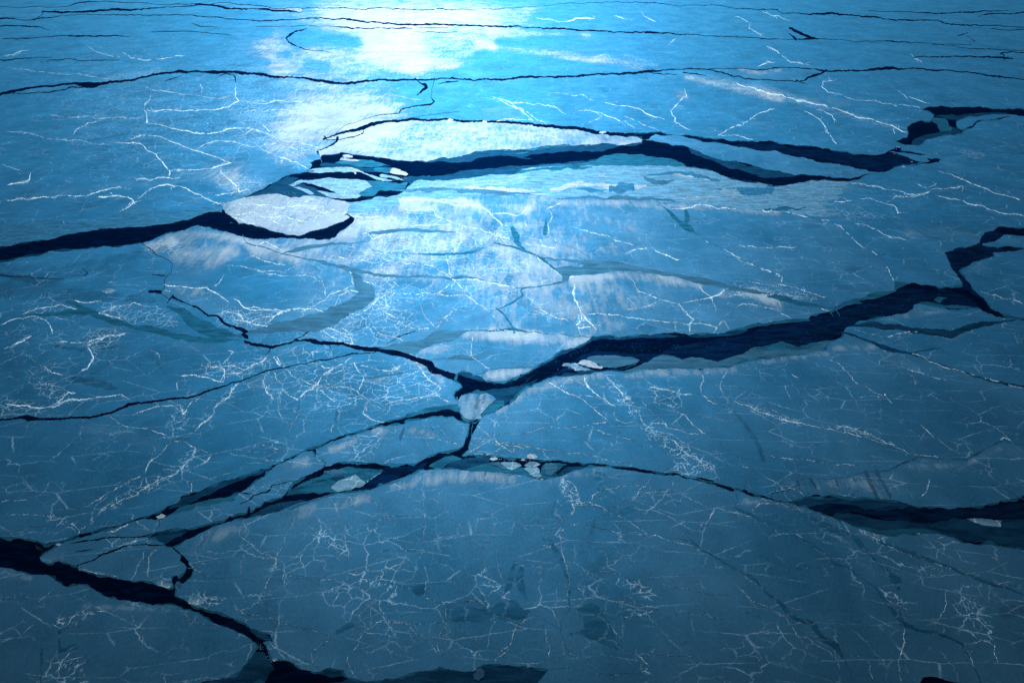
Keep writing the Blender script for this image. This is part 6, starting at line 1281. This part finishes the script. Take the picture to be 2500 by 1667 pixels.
T = np.array([f for f in res[2] if len(f) == 3])
cen = V[T].mean(1)
ok = (cen[:, 0] > X0) & (cen[:, 0] < X1) & (cen[:, 1] > Y0) & (cen[:, 1] < Y1)
wet = np.zeros(len(T), bool)
for P in openings:
    lo, hi = P.min(0), P.max(0)
    s = np.where((cen[:, 0] >= lo[0]) & (cen[:, 0] <= hi[0]) & (cen[:, 1] >= lo[1]) & (cen[:, 1] <= hi[1]) & ~wet)[0]
    if len(s):
        wet[s[winding(P, cen[s])]] = True
T = T[ok & ~wet]
# connected pieces
e = np.sort(np.concatenate([T[:, [0, 1]], T[:, [1, 2]], T[:, [2, 0]]]), 1)
ti = np.tile(np.arange(len(T)), 3)
o_ = np.lexsort((e[:, 1], e[:, 0]))
e, ti = e[o_], ti[o_]
same = (e[1:] == e[:-1]).all(1)
A, B = ti[:-1][same], ti[1:][same]
par = list(range(len(T)))
def find(a):
    while par[a] != a:
        par[a] = par[par[a]]
        a = par[a]
    return a
for a, b in zip(A.tolist(), B.tolist()):
    a, b = find(a), find(b)
    if a != b:
        par[b] = a
comp = np.array([find(i) for i in range(len(T))])
tri = V[T]
area = 0.5 * np.abs((tri[:, 1, 0] - tri[:, 0, 0]) * (tri[:, 2, 1] - tri[:, 0, 1]) - (tri[:, 2, 0] - tri[:, 0, 0]) * (tri[:, 1, 1] - tri[:, 0, 1]))

# ------------------------------------------------------------------ surface survey -> one value per survey point
def field(strokes, min_soft=0.0):
    f = np.zeros(len(V))
    for amt, soft, s in strokes:
        soft = max(soft, min_soft)
        P = path(s)
        if min_soft and sum(q[1] for q in P) / len(P) > 850:
            amt *= 0.78
        best = np.full(len(V), -1.0)
        for (x0, y0, w0), (x1, y1, w1) in zip(P, P[1:] if len(P) > 1 else P):
            R = max(w0, w1) * 0.5 * (1 + soft) + 1
            s_ = np.where((V[:, 0] > min(x0, x1) - R * 2) & (V[:, 0] < max(x0, x1) + R * 2) & (V[:, 1] > min(y0, y1) - R) & (V[:, 1] < max(y0, y1) + R))[0]
            if not len(s_):
                continue
            q = V[s_]
            d = np.array((x1 - x0, y1 - y0))
            L2 = max(float(d @ d), 1e-6)
            t = np.clip(((q - (x0, y0)) @ d) / L2, 0, 1)
            r = np.linalg.norm(q - np.array((x0, y0)) - t[:, None] * d, axis=1)
            w = (w0 + (w1 - w0) * t) * 0.5
            v = np.clip((w * (1 + soft) - r) / np.maximum(w * soft * 2, 1e-3), 0, 1)
            best[s_] = np.maximum(best[s_], v)
        m = best > 0
        f[m] += amt * (best[m] ** 2 * (3 - 2 * best[m]))
    return f
F_SNOW_GLARE, F_THIN, F_ROUGH = field(SNOW_GLARE, 0.95), field(THIN), field(ROUGH)

# ------------------------------------------------------------------ floes
WV = ground(V[:, 0], V[:, 1])
floes = {}
def build_floe(name, tris, tone):
    used, inv = np.unique(tris, return_inverse=True)
    f = inv.reshape(-1, 3)
    top = WV[used].copy()
    p = top[f]
    nz = (p[:, 1, 0] - p[:, 0, 0]) * (p[:, 2, 1] - p[:, 0, 1]) - (p[:, 2, 0] - p[:, 0, 0]) * (p[:, 1, 1] - p[:, 0, 1])
    f[nz < 0] = f[nz < 0][:, ::-1]
    he = np.concatenate([f[:, [0, 1]], f[:, [1, 2]], f[:, [2, 0]]])
    key = np.sort(he, 1)
    _, first, cnt = np.unique(key, axis=0, return_index=True, return_counts=True)
    be = he[first[cnt == 1]]
    n = len(used)
    bv, binv = np.unique(be, return_inverse=True)
    be2 = binv.reshape(-1, 2)
    top[:, 2] = Z_FLOE
    low = WV[used[bv]].copy()
    low[:, 2] = Z_KEEL
    co = np.concatenate([top, low])
    me = bpy.data.meshes.new(name)
    quads = np.stack([be[:, 1], be[:, 0], n + be2[:, 0], n + be2[:, 1]], 1)
    me.from_pydata(co.tolist(), [], f.tolist() + quads.tolist())
    for an, src, add in (('snow', F_SNOW_GLARE, tone), ('thin', F_THIN, 0.0), ('rough', F_ROUGH, 0.0)):  # 'snow' also carries painted glare and side falloff
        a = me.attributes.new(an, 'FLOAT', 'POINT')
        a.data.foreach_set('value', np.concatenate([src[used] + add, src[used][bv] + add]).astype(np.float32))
    me.update()
    return link(name, me, M_FLOE)

ids, cnts = np.unique(comp, return_counts=True)
areas = np.array([area[comp == i].sum() for i in ids])
order = np.argsort(-areas)
MIN_AREA = 600.0
FLOE_OBJ = {}
seed_tri = {}
def tri_at(x, y):
    d = (cen_k[:, 0] - x) ** 2 + (cen_k[:, 1] - y) ** 2
    return int(np.argmin(d))
cen_k = V[T].mean(1)
named = {}
for sx, sy, tone, label in FLOES:
    c = comp[tri_at(sx, sy)]
    if c in named:
        print('DOUBLE', sx, sy, label, '|', named[c][1])
    else:
        named[c] = (tone, label)
dbg = []
for i in order:
    c, a = ids[i], areas[i]
    if a < MIN_AREA:
        continue
    m = comp == c
    cc = cen_k[m]
    # a point well inside: the largest triangle's centre
    b = cc[np.argmin(((cc - cc.mean(0)) ** 2).sum(1))]
    vis = ((cc[:, 0] > 0) & (cc[:, 0] < W0) & (cc[:, 1] > 0) & (cc[:, 1] < H0)).any()
    tone, label = named.get(c, (0.0, None))
    if label is None:
        if vis or a > 100000:
            print('UNNAMED %d area %.0f at %.0f,%.0f box %.0f-%.0f %.0f-%.0f vis %s' % (c, a, b[0], b[1], cc[:, 0].min(), cc[:, 0].max(), cc[:, 1].min(), cc[:, 1].max(), vis))
        label = 'ice floe'
    big = a > 2500
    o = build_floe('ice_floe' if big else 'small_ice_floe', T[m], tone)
    tag(o, label, 'ice floe', 'ice floes of the broken pack')
    FLOE_OBJ[c] = o

# ------------------------------------------------------------------ the pack beyond the surveyed piece, out to the horizon
cor = [ground(x, y_) for x, y_ in ((X0, Y0), (X1, Y0), (X1, Y1), (X0, Y1))]
far = [(-60000, 110000), (60000, 110000), (60000, -3000), (-60000, -3000)]
co = [(c[0], c[1], Z_FLOE) for c in cor] + [(a_, b_, Z_FLOE) for a_, b_ in far]
pk = mesh_np('pack_ice', co, [(4 + i, 4 + (i + 1) % 4, (i + 1) % 4, i) for i in range(4)])
for an in ('snow', 'thin', 'rough'):
    pk.attributes.new(an, 'FLOAT', 'POINT')
tag(link('pack_ice', pk, M_FLOE), kind='structure')

# ------------------------------------------------------------------ frozen leads and sheets of new ice
from mathutils.geometry import tessellate_polygon
def slab(name, P, z, th, mat, parent=None):
    """flat slab with the outline P (pixels), its top at height z"""
    P = np.asarray(P, float)
    keep = np.linalg.norm(P - np.roll(P, 1, 0), axis=1) > 0.05
    P = P[keep]
    n = len(P)
    r = delaunay_2d_cdt([Vector(p) for p in P], [(i, (i + 1) % n) for i in range(n)], [], 0, 1e-4)
    v2 = np.array([(v.x, v.y) for v in r[0]])
    t2 = np.array([f for f in r[2] if len(f) == 3])
    t2 = t2[winding(P, v2[t2].mean(1))]
    used, inv = np.unique(t2, return_inverse=True)
    f = inv.reshape(-1, 3)
    top = ground(v2[used, 0], v2[used, 1], z)
    p = top[f]
    nz = (p[:, 1, 0] - p[:, 0, 0]) * (p[:, 2, 1] - p[:, 0, 1]) - (p[:, 2, 0] - p[:, 0, 0]) * (p[:, 1, 1] - p[:, 0, 1])
    f[nz < 0] = f[nz < 0][:, ::-1]
    he = np.concatenate([f[:, [0, 1]], f[:, [1, 2]], f[:, [2, 0]]])
    _, first, cnt = np.unique(np.sort(he, 1), axis=0, return_index=True, return_counts=True)
    be = he[first[cnt == 1]]
    m_ = len(used)
    low = top.copy()
    low[:, 2] = z - th
    quads = np.stack([be[:, 1], be[:, 0], m_ + be[:, 0], m_ + be[:, 1]], 1)
    me = bpy.data.meshes.new(name)
    me.from_pydata(np.concatenate([top, low]).tolist(), [], f.tolist() + quads.tolist())
    me.update()
    return link(name, me, mat, parent)

zs = 0.04
for i, (tone, label, s) in enumerate(SHEETS):
    P = [(q[0], q[1]) for q in fractal(path(s), rngs(s), 0.06, 3.0, True)]
    o = slab('new_ice_sheet', P, 0.05 + 0.004 * i, 0.3, M_SHEET[tone])
    tag(o, label, 'ice sheet', 'sheets of new ice in the leads')
for i, ((tone, label, how, s), P) in enumerate(zip(FROZEN, frozen_out)):
    o = slab('frozen_lead', P, 0.46 + 0.0008 * i if tone != 'B' else 0.42, 0.3, M_SHEET[tone])
    tag(o, label, 'frozen lead', 'leads frozen over with young ice')
    if tone == 'B':
        for bi, (bt, bl, bs) in enumerate(BANDS):
            bo = slab('ice_band', ribbon(path(bs), rngs(bs), 0.06, 0.9, 3.0, 0.8), 0.46 + 0.006 * bi, 0.1, M_SHEET[bt], o)
            bo['label'] = bl
for i, (label, s) in enumerate(PIECES):
    P = [(q[0], q[1]) for q in fractal(path(s), rngs(s), 0.12, 1.8, True)]
    tone = 'T' if 'teal' in label or 'green' in label else 'G' if 'grey' in label else 'P' if ('pale' in label) else 'W'
    o = slab('loose_ice_floe', P, 0.70 + 0.003 * i, 1.1, M_SHEET[tone])
    tag(o, label, 'loose floe', 'small loose floes in the leads')

# ------------------------------------------------------------------ pressure ridges: raised lines of broken, snowy blocks; parts of their floes
CELL = 3.0
cmap = {}
for c, (x, y) in zip(comp.tolist(), cen_k.tolist()):
    cmap[(int(x // CELL), int(y // CELL))] = c
def comp_at(x, y):
    i, j = int(x // CELL), int(y // CELL)
    c = cmap.get((i, j))
    if c is None:
        for di, dj in ((1, 0), (-1, 0), (0, 1), (0, -1)):
            c = cmap.get((i + di, j + dj))
            if c is not None:
                break
    return c

def strand(pts, rng, out, keep, h=0.45):
    """one raised line: quads up to a broken crest and down again"""
    n = len(pts)
    if n < 2:
        return
    xy = np.array([(q[0], q[1]) for q in pts])
    w = np.array([q[2] for q in pts])
    t = np.gradient(xy, axis=0) if n > 2 else np.repeat(xy[1:] - xy[:1], 2, 0)
    t /= np.maximum(np.linalg.norm(t, axis=1), 1e-6)[:, None]
    nr = np.stack([-t[:, 1], t[:, 0]], 1)
    kn = n // 5 + 3         # the pile swells and thins along its length
    sw = np.interp(np.linspace(0, kn - 1, n), np.arange(kn), [rng.choice((0.35, 0.5, 0.65, 0.9, 1.25)) for _ in range(kn)])
    a = np.array([rng.uniform(0.1, 1.1) for _ in range(n)]) * w * 0.50 * sw
    b = np.array([rng.uniform(0.1, 1.1) for _ in range(n)]) * w * 0.50 * sw
    L, R = ground(*(xy + nr * a[:, None]).T, Z_FLOE + 0.01), ground(*(xy - nr * b[:, None]).T, Z_FLOE + 0.01)
    M = ground(*xy.T, Z_FLOE + h)
    M[:, 2] = Z_FLOE + 0.05 + h * np.array([rng.uniform(0.3, 1.0) for _ in range(n)])
    V_, F_ = out
    b0 = len(V_)
    for i in range(n):
        V_.extend((tuple(L[i]), tuple(M[i]), tuple(R[i])))
    for i in range(n - 1):
        if keep[i] and keep[i + 1]:
            p, q = b0 + 3 * i, b0 + 3 * i + 3
            F_.append((p, p + 1, q + 1, q))
            F_.append((p + 1, p + 2, q + 2, q + 1))

n_r = 0
for ln in RIDGES.strip().split('\n'):
    rng = random.Random(zlib.crc32(ln.encode()))
    P = path(ln, 5.0)
    y_ = sum(q[1] for q in P) / len(P)
    k_w = 1.35 if 380 < y_ < 1000 and P[0][0] < 1750 else 0.68 if y_ > 1250 else 0.58 if y_ < 250 else 0.8
    P = [(q[0], q[1], q[2] * k_w) for q in P]
    main = fractal(P, rng, 0.07, 2.6)
    nm = len(main)
    main = [(q[0], q[1], q[2] * min(1.0, 0.3 + 0.14 * min(i, nm - 1 - i))) for i, q in enumerate(main)]
    wmax = max(q[2] for q in P)
    cs = [comp_at(q[0], q[1]) for q in main]
    # stretches of the line that lie on one floe; each becomes a ridge of that floe
    runs, i = [], 0
    while i < nm:
        j = i
        while j + 1 < nm and cs[j + 1] == cs[i]:
            j += 1
        if cs[i] in FLOE_OBJ and j - i >= 5:
            runs.append((i, j, cs[i]))
        i = j + 1
    for i, j, c in runs:
        out = ([], [])
        strand(main[i:j + 1], rng, out, [True] * (j - i + 1), 0.14)
        # loose side strands and spurs of broken ice
        extra = []
        for _ in range(int(1 + (j - i) / 16)):
            i0 = rng.randrange(i, max(i + 1, j - 6))
            seg = main[i0:min(j + 1, i0 + rng.randrange(6, 34))]
            off = rng.uniform(1.2, 4.5) * rng.choice((-1, 1))
            side = []
            for k_, q in enumerate(seg):
                f_ = math.sin(math.pi * k_ / max(1, len(seg) - 1))
                side.append((q[0] + off * f_ * 0.7 + rng.gauss(0, 0.5) * f_, q[1] + off * f_ * 0.6 + rng.gauss(0, 0.35) * f_, q[2] * rng.uniform(0.3, 0.65)))
            extra.append(side)
        for _ in range(int((j - i) / 14)):
            q = main[rng.randrange(i, j + 1)]
            L_ = rng.uniform(4, 14 + 5 * wmax)
            an = rng.uniform(0, 2 * math.pi)
            extra.append(fractal([(q[0], q[1], q[2] * 0.5), (q[0] + L_ * math.cos(an), q[1] + L_ * 0.5 * math.sin(an), 0.4)], rng, 0.16, 2.5))
        for st_ in extra:
            n_ok = 0
            while n_ok < len(st_) and comp_at(st_[n_ok][0], st_[n_ok][1]) == c:
                n_ok += 1
            if n_ok >= 3:
                strand(st_[:n_ok], rng, out, [True] * n_ok, 0.12)
        link('pressure_ridge', mesh_np('pressure_ridge', *out), M_RIDGE, FLOE_OBJ[c])
        n_r += 1
print('ridges', n_r, max(len(o.children) for o in FLOE_OBJ.values()))

# ------------------------------------------------------------------ thin rims of new ice along the banks of the open leads
RIM_NAMES = {'a': 'the right-hand lead', 'b': 'the wide central lead', 'c': 'the broad left lead', 'd': 'the slushy middle lead', 'e': 'the far right lead', 'f': 'the bottom left lead'}
pool_out = {key: openings[len(CRACKS.strip().split('\n')) + len(seam_out) + i] for i, key in enumerate(POOLS)}
for n_i, (key, P) in enumerate(pool_out.items()):
    if key not in RIM_NAMES:
        continue
    rng = random.Random(77 + n_i)
    n = len(P)
    t = np.roll(P, -2, 0) - np.roll(P, 2, 0)
    t /= np.maximum(np.linalg.norm(t, axis=1), 1e-6)[:, None]
    nr = np.stack([-t[:, 1], t[:, 0]], 1)
    sgn = 1.0 if (P[:, 0] * np.roll(P[:, 1], -1) - np.roll(P[:, 0], -1) * P[:, 1]).sum() > 0 else -1.0
    kn = n // 7 + 3
    wd = np.interp(np.linspace(0, kn - 1, n), np.arange(kn), [max(0.0, rng.gauss(0.6, 1.3)) for _ in range(kn)])
    sc = np.clip((P[:, 1] - 150) / 900.0, 0.35, 1.0)
    wd = (wd * 2.6 + np.array([rng.uniform(0, 0.9) for _ in range(n)])) * sc
    I = P + nr * sgn * wd[:, None]
    O = P - nr * sgn * 1.2
    co = np.concatenate([ground(O[:, 0], O[:, 1], 0.33), ground(I[:, 0], I[:, 1], 0.33), ground(I[:, 0], I[:, 1], 0.0)])
    fc = []
    for i in range(n):
        j = (i + 1) % n
        if math.hypot(*(P[j] - P[i])) < 30:
            q = (i, j, n + j, n + i) if sgn < 0 else (i, n + i, n + j, j)
            fc.append(q)
            fc.append((n + i, n + j, 2 * n + j, 2 * n + i))
    o = link('bank_ice', mesh_np('bank_ice', co, fc), M_SHEET['T' if key in 'def' else 'N'])
    tag(o, 'thin ragged border of new ice edging ' + RIM_NAMES[key], 'bank ice', 'borders of new ice along the leads')

# ------------------------------------------------------------------ seams: frozen shut, part of the floe they cling to
for ln, P in seam_out:
    q = path(ln)
    mid_ = q[len(q) // 2]
    c = None
    for r_ in (3, 6, 9, 12):
        for dx_, dy_ in ((0, -r_), (0, r_), (-r_, 0), (r_, 0)):
            cc = comp_at(mid_[0] + dx_, mid_[1] + dy_)
            if c is None and cc in FLOE_OBJ:
                c = cc
    if c is not None:
        slab('frozen_seam', P, 0.50, 0.3, M_SHEET['D'], FLOE_OBJ[c])

# ------------------------------------------------------------------ brash: crumbs of broken ice and slush afloat in the leads
def brash(name, lines, seed, mat, label):
    rng = random.Random(seed)
    V_, F_ = [], []
    for s, num, smin, smax in lines:
        P = path(s)
        seg = [math.hypot(b[0] - a[0], b[1] - a[1]) for a, b in zip(P, P[1:])]
        for _ in range(num):
            r = rng.uniform(0, sum(seg))
            for (a, b), L in zip(zip(P, P[1:]), seg):
                if r <= L:
                    break
                r -= L
            f = r / max(L, 1e-6)
            w = a[2] + (b[2] - a[2]) * f
            x = a[0] + (b[0] - a[0]) * f + rng.gauss(0, 0.25) * w * 0.6
            y = a[1] + (b[1] - a[1]) * f + rng.gauss(0, 0.25) * w
            if comp_at(x, y) is not None:
                continue
            R = smin * (smax / smin) ** (rng.random() ** 2.2)
            m_ = rng.randrange(5, 9)
            ph, el = rng.uniform(0, 6.28), rng.uniform(0.35, 0.7)
            ring = []
            for k_ in range(m_):
                q = ph + 6.283 * k_ / m_ + rng.uniform(-0.3, 0.3)
                rr = R * rng.uniform(0.6, 1.15)
                ring.append((x + rr * math.cos(q), y + rr * math.sin(q) * el))
            g = ground([q[0] for q in ring], [q[1] for q in ring], rng.uniform(0.36, 0.44))
            b0 = len(V_)
            V_.extend(tuple(q) for q in g)
            V_.extend((q[0], q[1], 0.0) for q in g)
            F_.append(tuple(range(b0 + m_ - 1, b0 - 1, -1)))
            for k_ in range(m_):
                k2 = (k_ + 1) % m_
                F_.append((b0 + k_, b0 + k2, b0 + m_ + k2, b0 + m_ + k_))
    tag(link(name, mesh_np(name, V_, F_), mat), label, None, None, 'stuff')

brash('brash_ice', [
    ('C2 0,560,90 330,380,90 560,240,70 800,170,60', 260, 0.5, 2.0), ('C2 850,160,60 1300,170,110 1700,170,130 2000,130,140 C3 200,150,120 500,110,120 700,60,110', 620, 0.5, 2.2),
    ('B3 560,1400,90 900,1260,110 1200,1180,110 1450,1090,110 1700,1090,80', 520, 0.5, 2.2), ('B3 1750,760,70 1950,740,110 2080,740,60', 120, 0.4, 1.5),
    ('C1 1700,480,70 1960,500,60 2200,440,50', 60, 0.5, 1.6), ('D3 600,130,40 1000,140,60 1500,160,70 2100,160,60', 200, 0.5, 1.8),
    ('C1 1750,1080,60 2000,1090,60 2352,1090,30 C2 300,1090,30 560,1140,50 800,1130,40', 240, 0.5, 1.8), ('C1 420,1260,60 700,1170,50 1100,1200,90 1400,1150,60 1700,1040,50', 200, 0.4, 1.6),
], 11, M_SHEET['N'], 'dark slush and crumbs of brash ice afloat in the leads')
brash('brash_ice', [
    ('D0 1440,780,60 1480,860,60 1600,890,40', 50, 0.6, 2.2), ('F 350,480,60 900,500,50 1500,520,40', 60, 0.5, 1.6), ('B0 1700,1250,40 2010,1390,40', 20, 0.4, 1.4),
    ('E 60,820,30 400,770,60 700,780,60', 60, 0.4, 1.3), ('Q 500,680,40 900,800,80 1200,860,60', 60, 0.4, 1.4), ('D0 2100,1180,50 2240,1400,60', 40, 0.5, 2.0),
    ('C2 520,330,30 900,340,30', 30, 0.5, 1.5), ('E 1900,560,40 2300,560,50', 40, 0.4, 1.3), ('D0 350,480,50 300,420,40', 16, 0.5, 1.8), ('C1 1500,330,30 1600,420,40', 12, 0.4, 1.2),
], 12, M_SHEET['P'], 'pale crumbs of brash ice floating where the leads pinch and fork')
